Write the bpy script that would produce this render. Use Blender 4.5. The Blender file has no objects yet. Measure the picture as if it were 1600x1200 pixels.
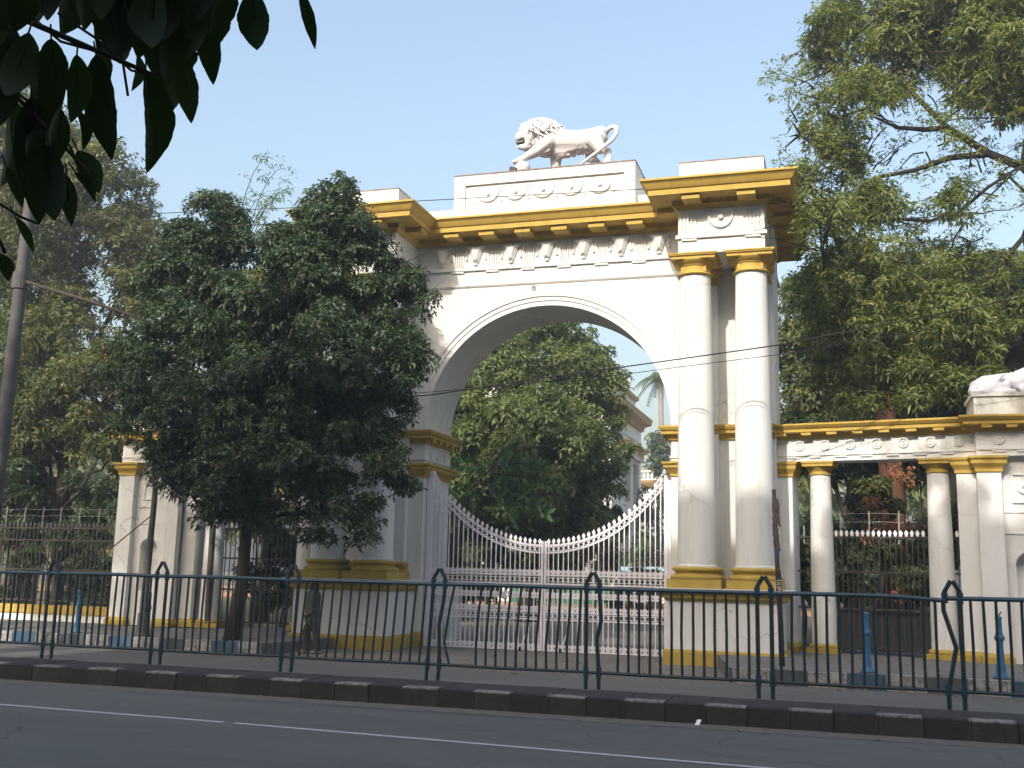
import bpy, bmesh, math, random
import numpy as np
from mathutils import Vector, Matrix
random.seed(7)
S = bpy.context.scene
COL = S.collection
PI = math.pi

# ------------------------------------------------------------------ camera
cam = bpy.data.cameras.new('camera'); cam.sensor_width = 36; cam.lens = 1672.63/1600*36
cam.clip_start = 0.05; cam.clip_end = 2000
co = bpy.data.objects.new('camera', cam); COL.objects.link(co)
_r = Vector((0.95552612, 0.29397769, 0.02338709)); _u = Vector((0.02842602, -0.17074716, 0.98490475)); _w = Vector((-0.2935333, 0.94043741, 0.17150998))
m = Matrix.Identity(4)
for i in range(3):
    m[i][0] = _r[i]; m[i][1] = _u[i]; m[i][2] = -_w[i]
m[0][3], m[1][3], m[2][3] = 6.94677, -24.96166, 1.8851
co.matrix_world = m
S.camera = co
# ------------------------------------------------------------------ world, sun, exposure
EL = math.radians(35); SUNDIR = Vector((0.19, 1.0, 0)).normalized()
W = bpy.data.worlds.new('World'); S.world = W; W.use_nodes = True
nt = W.node_tree; bg = nt.nodes['Background']
sky = nt.nodes.new('ShaderNodeTexSky'); sky.sky_type = 'NISHITA'; sky.sun_disc = False
sky.sun_elevation = EL; sky.sun_rotation = math.radians(180+11)
sky.air_density = 1.5; sky.dust_density = 7.0; sky.ozone_density = 1.6; sky.altitude = 10
nt.links.new(sky.outputs[0], bg.inputs[0]); bg.inputs[1].default_value = 0.15
sl = bpy.data.lights.new('sun', 'SUN'); sl.energy = 2.1; sl.angle = math.radians(0.5); sl.color = (1.0, 0.945, 0.86)
so = bpy.data.objects.new('sun', sl); COL.objects.link(so)
ld = Vector((SUNDIR.x*math.cos(EL), SUNDIR.y*math.cos(EL), -math.sin(EL)))
so.rotation_euler = ld.to_track_quat('-Z', 'Y').to_euler(); so.location = (0, -20, 40)
S.view_settings.view_transform = 'Standard'; S.view_settings.look = 'None'
S.view_settings.exposure = 1.13; S.view_settings.gamma = 1.0
S.cycles.max_bounces = 6; S.cycles.transparent_max_bounces = 8
S.cycles.use_denoising = True

# ------------------------------------------------------------------ materials
def mat(name, base, var=None, scale=3.0, rough=0.8, bump=0.0, bscale=40, metal=0.0, spec=0.3, stain=None, stain_amt=0.0, stain_scale=1.2, zstretch=1.0, extra=None, msc=None, streak=0.0, streak_col=(.30,.28,.24)):
    mt = bpy.data.materials.new(name); mt.use_nodes = True
    t = mt.node_tree; b = t.nodes['Principled BSDF']
    b.inputs['Roughness'].default_value = rough; b.inputs['Metallic'].default_value = metal
    b.inputs['Specular IOR Level'].default_value = spec
    tc = t.nodes.new('ShaderNodeTexCoord')
    geo = t.nodes.new('ShaderNodeNewGeometry')
    mp = t.nodes.new('ShaderNodeMapping'); t.links.new(geo.outputs['Position'], mp.inputs[0])
    mp.inputs['Scale'].default_value = msc if msc else (1, 1, zstretch)
    n1 = t.nodes.new('ShaderNodeTexNoise'); n1.inputs['Scale'].default_value = scale; n1.inputs['Detail'].default_value = 6
    n1.inputs['Roughness'].default_value = 0.65
    t.links.new(mp.outputs[0], n1.inputs[0])
    mx = t.nodes.new('ShaderNodeMix'); mx.data_type = 'RGBA'
    mx.inputs[6].default_value = (*base, 1)
    v = var if var else tuple(c*0.85 for c in base)
    mx.inputs[7].default_value = (*v, 1)
    rp = t.nodes.new('ShaderNodeMapRange'); rp.inputs[1].default_value = 0.35; rp.inputs[2].default_value = 0.7
    t.links.new(n1.outputs[0], rp.inputs[0]); t.links.new(rp.outputs[0], mx.inputs[0])
    out = mx.outputs[2]
    if stain:
        n2 = t.nodes.new('ShaderNodeTexNoise'); n2.inputs['Scale'].default_value = stain_scale; n2.inputs['Detail'].default_value = 9
        n2.inputs['Roughness'].default_value = 0.75
        t.links.new(mp.outputs[0], n2.inputs[0])
        r2 = t.nodes.new('ShaderNodeMapRange'); r2.inputs[1].default_value = 0.56; r2.inputs[2].default_value = 0.72
        r2.inputs[4].default_value = stain_amt
        t.links.new(n2.outputs[0], r2.inputs[0])
        m2 = t.nodes.new('ShaderNodeMix'); m2.data_type = 'RGBA'
        t.links.new(out, m2.inputs[6]); m2.inputs[7].default_value = (*stain, 1)
        t.links.new(r2.outputs[0], m2.inputs[0]); out = m2.outputs[2]
    if streak:      # rain streaks and old whitewash runs
        m3 = t.nodes.new('ShaderNodeMapping'); t.links.new(geo.outputs['Position'], m3.inputs[0]); m3.inputs['Scale'].default_value = (5.5, 5.5, .28)
        n4 = t.nodes.new('ShaderNodeTexNoise'); n4.inputs['Scale'].default_value = 1.0; n4.inputs['Detail'].default_value = 7; n4.inputs['Roughness'].default_value = .7
        t.links.new(m3.outputs[0], n4.inputs[0])
        r4 = t.nodes.new('ShaderNodeMapRange'); r4.inputs[1].default_value = .52; r4.inputs[2].default_value = .78; r4.inputs[4].default_value = streak
        t.links.new(n4.outputs[0], r4.inputs[0])
        m4 = t.nodes.new('ShaderNodeMix'); m4.data_type = 'RGBA'; t.links.new(out, m4.inputs[6]); m4.inputs[7].default_value = (*streak_col, 1)
        t.links.new(r4.outputs[0], m4.inputs[0]); out = m4.outputs[2]
        # hairline cracks
        vo = t.nodes.new('ShaderNodeTexVoronoi'); vo.feature = 'DISTANCE_TO_EDGE'; vo.inputs['Scale'].default_value = .55
        ad = t.nodes.new('ShaderNodeVectorMath'); ad.operation = 'ADD'; sc_ = t.nodes.new('ShaderNodeVectorMath'); sc_.operation = 'SCALE'; sc_.inputs['Scale'].default_value = .9
        nn = t.nodes.new('ShaderNodeTexNoise'); nn.inputs['Scale'].default_value = 2.2; nn.inputs['Detail'].default_value = 8
        t.links.new(geo.outputs['Position'], nn.inputs[0]); t.links.new(nn.outputs['Color'], sc_.inputs[0]); t.links.new(sc_.outputs[0], ad.inputs[0]); t.links.new(geo.outputs['Position'], ad.inputs[1]); t.links.new(ad.outputs[0], vo.inputs['Vector'])
        r5 = t.nodes.new('ShaderNodeMapRange'); r5.inputs[1].default_value = 0; r5.inputs[2].default_value = .012; r5.inputs[3].default_value = .5; r5.inputs[4].default_value = 0
        t.links.new(vo.outputs['Distance'], r5.inputs[0])
        n6 = t.nodes.new('ShaderNodeTexNoise'); n6.inputs['Scale'].default_value = .5; t.links.new(geo.outputs['Position'], n6.inputs[0])
        r6 = t.nodes.new('ShaderNodeMapRange'); r6.inputs[1].default_value = .5; r6.inputs[2].default_value = .6; t.links.new(n6.outputs[0], r6.inputs[0])
        mm = t.nodes.new('ShaderNodeMath'); mm.operation = 'MULTIPLY'; t.links.new(r5.outputs[0], mm.inputs[0]); t.links.new(r6.outputs[0], mm.inputs[1])
        m5 = t.nodes.new('ShaderNodeMix'); m5.data_type = 'RGBA'; t.links.new(out, m5.inputs[6]); m5.inputs[7].default_value = (.25,.23,.20, 1)
        t.links.new(mm.outputs[0], m5.inputs[0]); out = m5.outputs[2]
    if extra: out = extra(t, out, geo)
    t.links.new(out, b.inputs['Base Color'])
    if bump:
        n3 = t.nodes.new('ShaderNodeTexNoise'); n3.inputs['Scale'].default_value = bscale; n3.inputs['Detail'].default_value = 5
        t.links.new(geo.outputs['Position'], n3.inputs[0])
        bp = t.nodes.new('ShaderNodeBump'); bp.inputs['Strength'].default_value = bump; bp.inputs['Distance'].default_value = 0.02
        t.links.new(n3.outputs[0], bp.inputs['Height']); t.links.new(bp.outputs[0], b.inputs['Normal'])
    return mt

def leafmat(name, c1, c2, c3=None, trans=0.35, rough=0.55, spec=0.35, odd=0.04):
    mt = bpy.data.materials.new(name); mt.use_nodes = True
    t = mt.node_tree; b = t.nodes['Principled BSDF']; o = t.nodes['Material Output']
    b.inputs['Roughness'].default_value = rough; b.inputs['Specular IOR Level'].default_value = spec
    at = t.nodes.new('ShaderNodeAttribute'); at.attribute_name = 'tint'
    cr = t.nodes.new('ShaderNodeValToRGB'); e = cr.color_ramp.elements
    e[0].position = 0.0; e[0].color = (*c1, 1); e[1].position = 0.9; e[1].color = (*c2, 1)
    if c3:
        x = cr.color_ramp.elements.new(1-odd); x.color = (*c2, 1)
        x = cr.color_ramp.elements.new(min(1.0, 1-odd+0.004)); x.color = (*c3, 1)
    t.links.new(at.outputs['Fac'], cr.inputs[0]); t.links.new(cr.outputs[0], b.inputs['Base Color'])
    tr = t.nodes.new('ShaderNodeBsdfTranslucent')
    h = t.nodes.new('ShaderNodeMix'); h.data_type = 'RGBA'; h.blend_type = 'MULTIPLY'; h.inputs[0].default_value = 1
    t.links.new(cr.outputs[0], h.inputs[6]); h.inputs[7].default_value = (1.3, 1.5, 0.5, 1)
    t.links.new(h.outputs[2], tr.inputs[0])
    ms = t.nodes.new('ShaderNodeMixShader'); ms.inputs[0].default_value = trans
    t.links.new(b.outputs[0], ms.inputs[1]); t.links.new(tr.outputs[0], ms.inputs[2]); t.links.new(ms.outputs[0], o.inputs[0])
    return mt

def kerb_extra(period, cols, x0=0, amt=1.0, topwhite=False):
    def fn(t, out, geo):
        sx = t.nodes.new('ShaderNodeSeparateXYZ'); t.links.new(geo.outputs['Position'], sx.inputs[0])
        a = t.nodes.new('ShaderNodeMath'); a.operation = 'ADD'; a.inputs[1].default_value = 100*period+x0; t.links.new(sx.outputs[0], a.inputs[0])
        md = t.nodes.new('ShaderNodeMath'); md.operation = 'MODULO'; md.inputs[1].default_value = period; t.links.new(a.outputs[0], md.inputs[0])
        dv = t.nodes.new('ShaderNodeMath'); dv.operation = 'DIVIDE'; dv.inputs[1].default_value = period; t.links.new(md.outputs[0], dv.inputs[0])
        cr = t.nodes.new('ShaderNodeValToRGB'); cr.color_ramp.interpolation = 'CONSTANT'
        e = cr.color_ramp.elements
        e[0].position = 0; e[0].color = (*cols[0], 1); e[1].position = 1/len(cols); e[1].color = (*cols[1], 1)
        for i in range(2, len(cols)):
            q = e.new(i/len(cols)); q.color = (*cols[i], 1)
        t.links.new(dv.outputs[0], cr.inputs[0])
        ns = t.nodes.new('ShaderNodeTexNoise'); ns.inputs['Scale'].default_value = 7; ns.inputs['Detail'].default_value = 8; ns.inputs['Roughness'].default_value = 0.8
        t.links.new(geo.outputs['Position'], ns.inputs[0])
        mr = t.nodes.new('ShaderNodeMapRange'); mr.inputs[1].default_value = 0.36; mr.inputs[2].default_value = 0.56; mr.inputs[4].default_value = amt
        t.links.new(ns.outputs[0], mr.inputs[0])
        fac = mr.outputs[0]
        if topwhite:   # paint is left only on the upper arris, grime took the face
            mz = t.nodes.new('ShaderNodeMapRange'); mz.inputs[1].default_value = 0.215; mz.inputs[2].default_value = 0.24
            mz.inputs[3].default_value = 0.06; t.links.new(sx.outputs[2], mz.inputs[0])
            mu = t.nodes.new('ShaderNodeMath'); mu.operation = 'MULTIPLY'; t.links.new(fac, mu.inputs[0]); t.links.new(mz.outputs[0], mu.inputs[1]); fac = mu.outputs[0]
            my = t.nodes.new('ShaderNodeMapRange'); my.inputs[1].default_value = -10.42; my.inputs[2].default_value = -10.32
            my.inputs[3].default_value = 1; my.inputs[4].default_value = 0.0
            t.links.new(sx.outputs[1], my.inputs[0])
            mv = t.nodes.new('ShaderNodeMath'); mv.operation = 'MULTIPLY'; t.links.new(fac, mv.inputs[0]); t.links.new(my.outputs[0], mv.inputs[1]); fac = mv.outputs[0]
        mx = t.nodes.new('ShaderNodeMix'); mx.data_type = 'RGBA'
        t.links.new(fac, mx.inputs[0]); t.links.new(out, mx.inputs[6]); t.links.new(cr.outputs[0], mx.inputs[7])
        return mx.outputs[2]
    return fn

def asph_extra(t, out, geo):
    n = t.nodes.new('ShaderNodeTexNoise'); n.inputs['Scale'].default_value = 55; n.inputs['Detail'].default_value = 3; t.links.new(geo.outputs['Position'], n.inputs[0])
    r = t.nodes.new('ShaderNodeMapRange'); r.inputs[1].default_value = .55; r.inputs[2].default_value = .75; r.inputs[4].default_value = .45; t.links.new(n.outputs[0], r.inputs[0])
    m = t.nodes.new('ShaderNodeMix'); m.data_type = 'RGBA'; t.links.new(out, m.inputs[6]); m.inputs[7].default_value = (.20,.195,.18,1); t.links.new(r.outputs[0], m.inputs[0])
    vo = t.nodes.new('ShaderNodeTexVoronoi'); vo.feature = 'DISTANCE_TO_EDGE'; vo.inputs['Scale'].default_value = .22
    nn = t.nodes.new('ShaderNodeTexNoise'); nn.inputs['Scale'].default_value = 1.2; nn.inputs['Detail'].default_value = 9; t.links.new(geo.outputs['Position'], nn.inputs[0])
    ad = t.nodes.new('ShaderNodeVectorMath'); ad.operation = 'ADD'; t.links.new(nn.outputs['Color'], ad.inputs[0]); t.links.new(geo.outputs['Position'], ad.inputs[1]); t.links.new(ad.outputs[0], vo.inputs['Vector'])
    q = t.nodes.new('ShaderNodeMapRange'); q.inputs[1].default_value = 0; q.inputs[2].default_value = .006; q.inputs[3].default_value = .35; q.inputs[4].default_value = 0; t.links.new(vo.outputs['Distance'], q.inputs[0])
    k = t.nodes.new('ShaderNodeMix'); k.data_type = 'RGBA'; t.links.new(m.outputs[2], k.inputs[6]); k.inputs[7].default_value = (.02,.02,.02,1); t.links.new(q.outputs[0], k.inputs[0])
    return k.outputs[2]
WHITE = mat('limewash', (0.69, 0.695, 0.68), (0.64, 0.645, 0.63), scale=1.3, rough=0.9, bump=0.12, bscale=18, stain=(0.50, 0.45, 0.36), stain_amt=0.40, stain_scale=0.9, zstretch=0.45, streak=.38)
WHITE2 = mat('limewash_wing', (0.73, 0.735, 0.72), (0.67, 0.67, 0.65), scale=1.8, rough=0.9, bump=0.15, bscale=18, stain=(0.38, 0.36, 0.31), stain_amt=0.55, stain_scale=1.5, zstretch=0.5, streak=.5)
YEL = mat('ochre_paint', (0.49, 0.335, 0.070), (0.42, 0.275, 0.052), scale=4, rough=0.75, bump=0.1, stain=(0.30, 0.18, 0.06), stain_amt=0.7, stain_scale=2.2, zstretch=0.6, streak=.45, streak_col=(.20,.13,.05))
YEL2 = mat('ochre_paint_dull', (0.44, 0.315, 0.06), (0.36, 0.25, 0.05), scale=4, rough=0.8, bump=0.12, stain=(0.22, 0.15, 0.05), stain_amt=0.75, stain_scale=2.5, streak=.5, streak_col=(.22,.17,.08))
OLDBLK = mat('weathered_block', (0.52, 0.51, 0.48), (0.36, 0.36, 0.34), scale=2.5, rough=0.95, bump=0.3, stain=(0.10, 0.10, 0.09), stain_amt=0.8, stain_scale=2.4)
EDGE = mat('dark_edge', (0.16, 0.10, 0.09), (0.30, 0.25, 0.22), scale=9, rough=0.9)
STATUE = mat('statue_white', (0.58, 0.565, 0.575), (0.53, 0.515, 0.525), scale=6, rough=0.6, bump=0.1)
COVER = mat('statue_grey_white', (0.47, 0.46, 0.50), (0.36, 0.355, 0.39), scale=3, rough=0.7, bump=0.2, stain=(0.3, 0.27, 0.25), stain_amt=0.5)
IRONW = mat('white_iron_paint', (0.80, 0.785, 0.83), (0.74, 0.72, 0.77), scale=12, rough=0.5, stain=(0.45, 0.33, 0.26), stain_amt=0.3, stain_scale=6)
IRONB = mat('black_iron', (0.035, 0.037, 0.035), (0.07, 0.06, 0.05), scale=12, rough=0.6)
BLUEF = mat('worn_blue_paint', (0.010, 0.038, 0.052), (0.034, 0.037, 0.037), scale=5, rough=0.45, bump=0.15, bscale=60, stain=(0.075, 0.055, 0.04), stain_amt=0.8, stain_scale=3.5, spec=0.4)
BLUETOP = mat('blue_rail_paint', (0.012, 0.062, 0.105), (0.012, 0.038, 0.058), scale=5, rough=0.4, spec=0.5, stain=(0.06, 0.05, 0.04), stain_amt=0.6, stain_scale=4)
BLUEB = mat('bollard_blue', (0.03, 0.16, 0.32), (0.03, 0.11, 0.22), scale=8, rough=0.45, stain=(0.06, 0.06, 0.07), stain_amt=0.6, stain_scale=6)
ASPH = mat('asphalt', (0.120, 0.122, 0.116), (0.086, 0.088, 0.086), scale=1.6, rough=0.85, bump=0.5, bscale=70, stain=(0.045, 0.045, 0.045), stain_amt=0.6, stain_scale=1.1, spec=0.25, msc=(.12,1.1,1), extra=asph_extra)
GUTTER = mat('gutter_dust', (0.15, 0.14, 0.125), (0.10, 0.097, 0.09), scale=5, rough=0.95, bump=0.3, bscale=70)
PAVE = mat('pavement', (0.16, 0.157, 0.15), (0.105, 0.104, 0.10), scale=2.2, rough=0.95, bump=0.4, bscale=50, stain=(0.06, 0.055, 0.05), stain_amt=0.5, stain_scale=1.6)
DRIVE = mat('driveway', (0.165, 0.155, 0.138), (0.12, 0.115, 0.105), scale=1.2, rough=0.95, bump=0.3, stain=(0.10, 0.10, 0.06), stain_amt=0.6, stain_scale=0.6)
EARTH = mat('earth', (0.36, 0.20, 0.12), (0.27, 0.16, 0.09), scale=0.6, rough=1.0, bump=0.3)
SOIL = mat('soil', (0.07, 0.065, 0.04), (0.10, 0.085, 0.05), scale=1.5, rough=1.0, bump=0.5, bscale=12)
MEDK = mat('median_kerb', (0.045, 0.042, 0.040), (0.028, 0.028, 0.028), scale=5, rough=0.9, bump=0.4, bscale=30, stain=(0.10, 0.09, 0.075), stain_amt=0.5, stain_scale=3,
           extra=kerb_extra(1.05, [(0.25, 0.245, 0.23), (0.02, 0.022, 0.024)], x0=0.1, amt=0.95, topwhite=True))
SIDEK = mat('side_kerb', (0.10, 0.095, 0.09), (0.06, 0.06, 0.06), scale=5, rough=0.9, bump=0.3, extra=kerb_extra(2.6, [(0.03, 0.09, 0.16), (0.36, 0.35, 0.32), (0.07, 0.08, 0.09), (0.38, 0.37, 0.34)], x0=0.9, amt=0.9))
LINE = mat('lane_paint', (0.50, 0.50, 0.50), (0.32, 0.33, 0.34), scale=14, rough=0.7, stain=(0.12, 0.12, 0.12), stain_amt=0.7, stain_scale=5)
BARK = mat('bark', (0.07, 0.055, 0.04), (0.035, 0.028, 0.022), scale=8, rough=0.95, bump=0.8, bscale=14, zstretch=0.3)
BARKR = mat('bark_reddish', (0.16, 0.065, 0.035), (0.06, 0.035, 0.025), scale=3, rough=0.95, bump=0.8, bscale=14, zstretch=0.4)
GREYP = mat('grey_pole', (0.065, 0.066, 0.07), (0.10, 0.095, 0.09), scale=3, rough=0.7, stain=(0.05, 0.045, 0.04), stain_amt=0.7, stain_scale=2)
BLK = mat('black_plastic', (0.01, 0.01, 0.01), rough=0.5)
WIRE = mat('wire', (0.015, 0.015, 0.017), rough=0.6)

# ------------------------------------------------------------------ object helpers
def link(o, parent=None):
    COL.objects.link(o)
    if parent is not None: o.parent = parent
    return o
def thing(name, label, cat, loc=(0, 0, 0), group=None, kind=None):
    o = bpy.data.objects.new(name, None); o.empty_display_size = 0.2
    link(o); o.location = loc; o['label'] = label; o['category'] = cat
    if group: o['group'] = group
    return o
def tag(o, label, cat=None, group=None, kind=None):
    o['label'] = label
    if cat: o['category'] = cat
    if group: o['group'] = group
    if kind: o['kind'] = kind
    return o
def abs_loc(p):
    v = Vector((0, 0, 0))
    while p is not None:
        v += p.location; p = p.parent
    return v

class MB:
    """collects shapes in world coordinates"""
    def __init__(s, M=None): s.v = []; s.f = []; s.M = M
    def add(s, vs, fs):
        n = len(s.v)
        for p in vs:
            p = Vector(p)
            s.v.append(tuple(s.M @ p) if s.M else tuple(p))
        s.f += [tuple(i+n for i in f) for f in fs]
    def box(s, x0, x1, y0, y1, z0, z1):
        s.add([(x0,y0,z0),(x1,y0,z0),(x1,y1,z0),(x0,y1,z0),(x0,y0,z1),(x1,y0,z1),(x1,y1,z1),(x0,y1,z1)],
              [(0,3,2,1),(4,5,6,7),(0,1,5,4),(1,2,6,5),(2,3,7,6),(3,0,4,7)])
    def lathe(s, c, prof, n=28, cap=True):
        vs = []; fs = []
        for r, z in prof:
            for i in range(n):
                a = 2*PI*i/n; vs.append((c[0]+r*math.cos(a), c[1]+r*math.sin(a), c[2]+z))
        for k in range(len(prof)-1):
            for i in range(n):
                j = (i+1) % n; fs.append((k*n+i, k*n+j, (k+1)*n+j, (k+1)*n+i))
        if cap:
            fs.append(tuple(range(n))[::-1]); fs.append(tuple((len(prof)-1)*n+i for i in range(n)))
        s.add(vs, fs)
    def tube(s, pts, rad, n=8):
        pts = [Vector(p) for p in pts]
        if not hasattr(rad, '__len__'): rad = [rad]*len(pts)
        vs = []; fs = []
        up = Vector((0, 0, 1)); d0 = (pts[1]-pts[0]).normalized()
        if abs(d0.z) > 0.9: up = Vector((0, 1, 0))
        a = d0.cross(up).normalized()
        for i, p in enumerate(pts):
            d = (pts[min(i+1, len(pts)-1)] - pts[max(i-1, 0)]).normalized()
            a = (a - d*a.dot(d)).normalized(); b = d.cross(a)
            for k in range(n):
                t = 2*PI*k/n; vs.append(tuple(p + (a*math.cos(t)+b*math.sin(t))*rad[i]))
        for i in range(len(pts)-1):
            for k in range(n):
                j = (k+1) % n; fs.append((i*n+k, i*n+j, (i+1)*n+j, (i+1)*n+k))
        fs.append(tuple(range(n))[::-1]); fs.append(tuple((len(pts)-1)*n+i for i in range(n)))
        s.add(vs, fs)
    def sweep(s, path, prof, closed=False, caps=True):
        """plan path (x,y); outward is the right-hand side of travel; prof = [(out, z)]"""
        n = len(path); P = [Vector((a, b)) for a, b in path]; off = []
        for i in range(n):
            def nrm(a, b):
                d = (b-a).normalized(); return Vector((d.y, -d.x))
            if closed or 0 < i < n-1:
                n1 = nrm(P[i-1], P[i]); n2 = nrm(P[i], P[(i+1) % n]); k = (n1+n2)/(1+n1.dot(n2))
            elif i == 0: k = nrm(P[0], P[1])
            else: k = nrm(P[-2], P[-1])
            off.append(k)
        m_ = len(prof); vs = []; fs = []
        for i in range(n):
            for o, z in prof: vs.append((P[i].x+off[i].x*o, P[i].y+off[i].y*o, z))
        rng = range(n) if closed else range(n-1)
        for i in rng:
            j = (i+1) % n
            for k in range(m_-1): fs.append((i*m_+k, j*m_+k, j*m_+k+1, i*m_+k+1))
        if not closed and caps:
            fs.append(tuple(range(m_))[::-1]); fs.append(tuple((n-1)*m_+k for k in range(m_)))
        s.add(vs, fs)
    def prism(s, poly, y0, y1):
        """polygon in x,z extruded y0..y1"""
        n = len(poly)
        vs = [(x, y0, z) for x, z in poly] + [(x, y1, z) for x, z in poly]
        fs = [tuple(range(n)), tuple(range(n, 2*n))[::-1]] + [(i, i+n, (i+1) % n+n, (i+1) % n) for i in range(n)]
        s.add(vs, fs)
    def ztprism(s, poly, z0, z1):
        n = len(poly)
        vs = [(x, y, z0) for x, y in poly] + [(x, y, z1) for x, y in poly]
        fs = [tuple(range(n))[::-1], tuple(range(n, 2*n))] + [(i, (i+1) % n, (i+1) % n+n, i+n) for i in range(n)]
        s.add(vs, fs)
    def archwall(s, cx, R, zs, x0, x1, ztop, y0, y1, n=40):
        pts = [(cx-R*math.cos(PI*i/n), zs+R*math.sin(PI*i/n)) for i in range(n+1)]
        vs = []; fs = []
        for x, z in pts: vs += [(x, y0, z), (x, y0, ztop), (x, y1, z), (x, y1, ztop)]
        for i in range(n):
            a = 4*i; b = a+4
            fs += [(a, b, b+1, a+1), (a+2, a+3, b+3, b+2), (a, a+2, b+2, b), (a+1, b+1, b+3, a+3)]
        s.add(vs, fs)
        s.box(x0, cx-R, y0, y1, zs, ztop); s.box(cx+R, x1, y0, y1, zs, ztop)
    def arc(s, cx, zs, r0, r1, y0, y1, n=44, a0=0, a1=PI):
        vs = []; fs = []
        for i in range(n+1):
            a = a0+(a1-a0)*i/n; c, q = math.cos(a), math.sin(a)
            vs += [(cx+r0*c, y0, zs+r0*q), (cx+r1*c, y0, zs+r1*q), (cx+r0*c, y1, zs+r0*q), (cx+r1*c, y1, zs+r1*q)]
        for i in range(n):
            a = 4*i; b = a+4
            fs += [(a, b, b+1, a+1), (a+2, a+3, b+3, b+2), (a, a+2, b+2, b), (a+1, b+1, b+3, a+3)]
        fs += [(0, 1, 3, 2), (4*n, 4*n+2, 4*n+3, 4*n+1)]
        s.add(vs, fs)
    def build(s, name, mt, parent=None, smooth=False, angle=None):
        L = abs_loc(parent)
        me = bpy.data.meshes.new(name); me.from_pydata([(x-L.x, y-L.y, z-L.z) for x, y, z in s.v], [], s.f); me.validate()
        bm = bmesh.new(); bm.from_mesh(me); bmesh.ops.remove_doubles(bm, verts=bm.verts, dist=1e-6) if False else None
        bmesh.ops.recalc_face_normals(bm, faces=bm.faces); bm.to_mesh(me); bm.free()
        me.materials.append(mt)
        o = bpy.data.objects.new(name, me); link(o, parent)
        if smooth: me.shade_smooth()
        if angle: 
            me.shade_smooth(); me.set_sharp_from_angle(angle=math.radians(angle))
        return o

def blob(name, prims, voxel, mt, parent=None, smooth_it=2, shrink=0.5):
    """one continuous surface grown over overlapping round shapes"""
    bm = bmesh.new()
    base = bmesh.new(); bmesh.ops.create_icosphere(base, subdivisions=2, radius=1)
    bv = np.array([v.co[:] for v in base.verts]); bf = [[v.index for v in f.verts] for f in base.faces]; base.free()
    V = []; F = []; n = 0
    def sph(c, r, R=None):
        nonlocal n
        q = bv*np.array(r)
        if R is not None: q = q @ np.array(R).T
        V.append(q+np.array(c)); F.extend([tuple(i+n for i in f) for f in bf]); n += len(bv)
    for p in prims:
        if p[0] == 'e': sph(p[1], p[2], Matrix.Rotation(p[3][0], 3, p[3][1]) if len(p) > 3 else None)
        else:
            a = np.array(p[1], float); b = np.array(p[3], float); r0, r1 = p[2], p[4]
            L = np.linalg.norm(b-a); k = max(2, int(L/(0.35*min(r0, r1)))+1)
            for i in range(k+1):
                t = i/k; r = r0+(r1-r0)*t; sph(a+(b-a)*t, (r, r, r))
    L = abs_loc(parent)
    V = np.concatenate(V) - np.array(L)
    me = bpy.data.meshes.new(name); me.from_pydata([tuple(v) for v in V], [], F)
    o = bpy.data.objects.new(name, me); COL.objects.link(o)
    rm = o.modifiers.new('r', 'REMESH'); rm.mode = 'VOXEL'; rm.voxel_size = voxel
    sm = o.modifiers.new('s', 'SMOOTH'); sm.iterations = smooth_it; sm.factor = shrink
    dg = bpy.context.evaluated_depsgraph_get()
    me2 = bpy.data.meshes.new_from_object(o.evaluated_get(dg)); me2.name = name
    o.modifiers.clear(); o.data = me2; bpy.data.meshes.remove(me)
    me2.materials.clear(); me2.materials.append(mt); me2.shade_smooth()
    if parent is not None: o.parent = parent
    return o

# ================================================================== SETTING
def sheet(name, x0, x1, y0, y1, z, mt):
    b = MB(); b.add([(x0,y0,z),(x1,y0,z),(x1,y1,z),(x0,y1,z)], [(0,1,2,3)])
    o = b.build(name, mt); o['kind'] = 'structure'; return o
sheet('ground', -150, 150, -70, 190, -0.012, SOIL)
sheet('road', -120, 120, -30, -4.0, 0.0, ASPH)
b = MB(); b.ztprism([(-4.75,-4.0),(4.75,-4.0),(4.35,-1.5),(3.2,0.0),(3.1,1.8),(4.5,6),(5,30),(-8,30),(-6,6),(-3.1,1.8),(-3.2,0),(-4.5,-1.5)], -0.1, 0.004)
b.build('driveway', DRIVE)['kind'] = 'structure'
sheet('path', -60, 10, 30.5, 58, 0.004, EARTH)
# white lane line with a gap, and a second broken stretch on the far lane
b = MB()
def strip(x0, x1, yc0, yc1, w, z): b.add([(x0,yc0-w,z),(x1,yc1-w,z),(x1,yc1+w,z),(x0,yc0+w,z)], [(0,1,2,3)])
strip(-40, -0.28, -12.0, -13.16, .045, .005); strip(-0.12, 9.5, -13.165, -13.72, .045, .005)
b.build('lane_line', LINE)['kind'] = 'structure'
b = MB(); strip(7.9, 14, -8.2, -8.1, .03, .005)
b.build('lane_line', LINE)['kind'] = 'structure'
b = MB(); b.add([(-60,-11.05,.004),(60,-11.05,.004),(60,-10.6,.004),(-60,-10.6,.004)], [(0,1,2,3)])
b.build('gutter', GUTTER)['kind'] = 'structure'
b = MB(); b.add([(-7.6,-14.0,.0045),(3.3,-13.2,.0045),(3.33,-13.16,.0045),(-7.6,-13.97,.0045)], [(0,1,2,3)])
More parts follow.
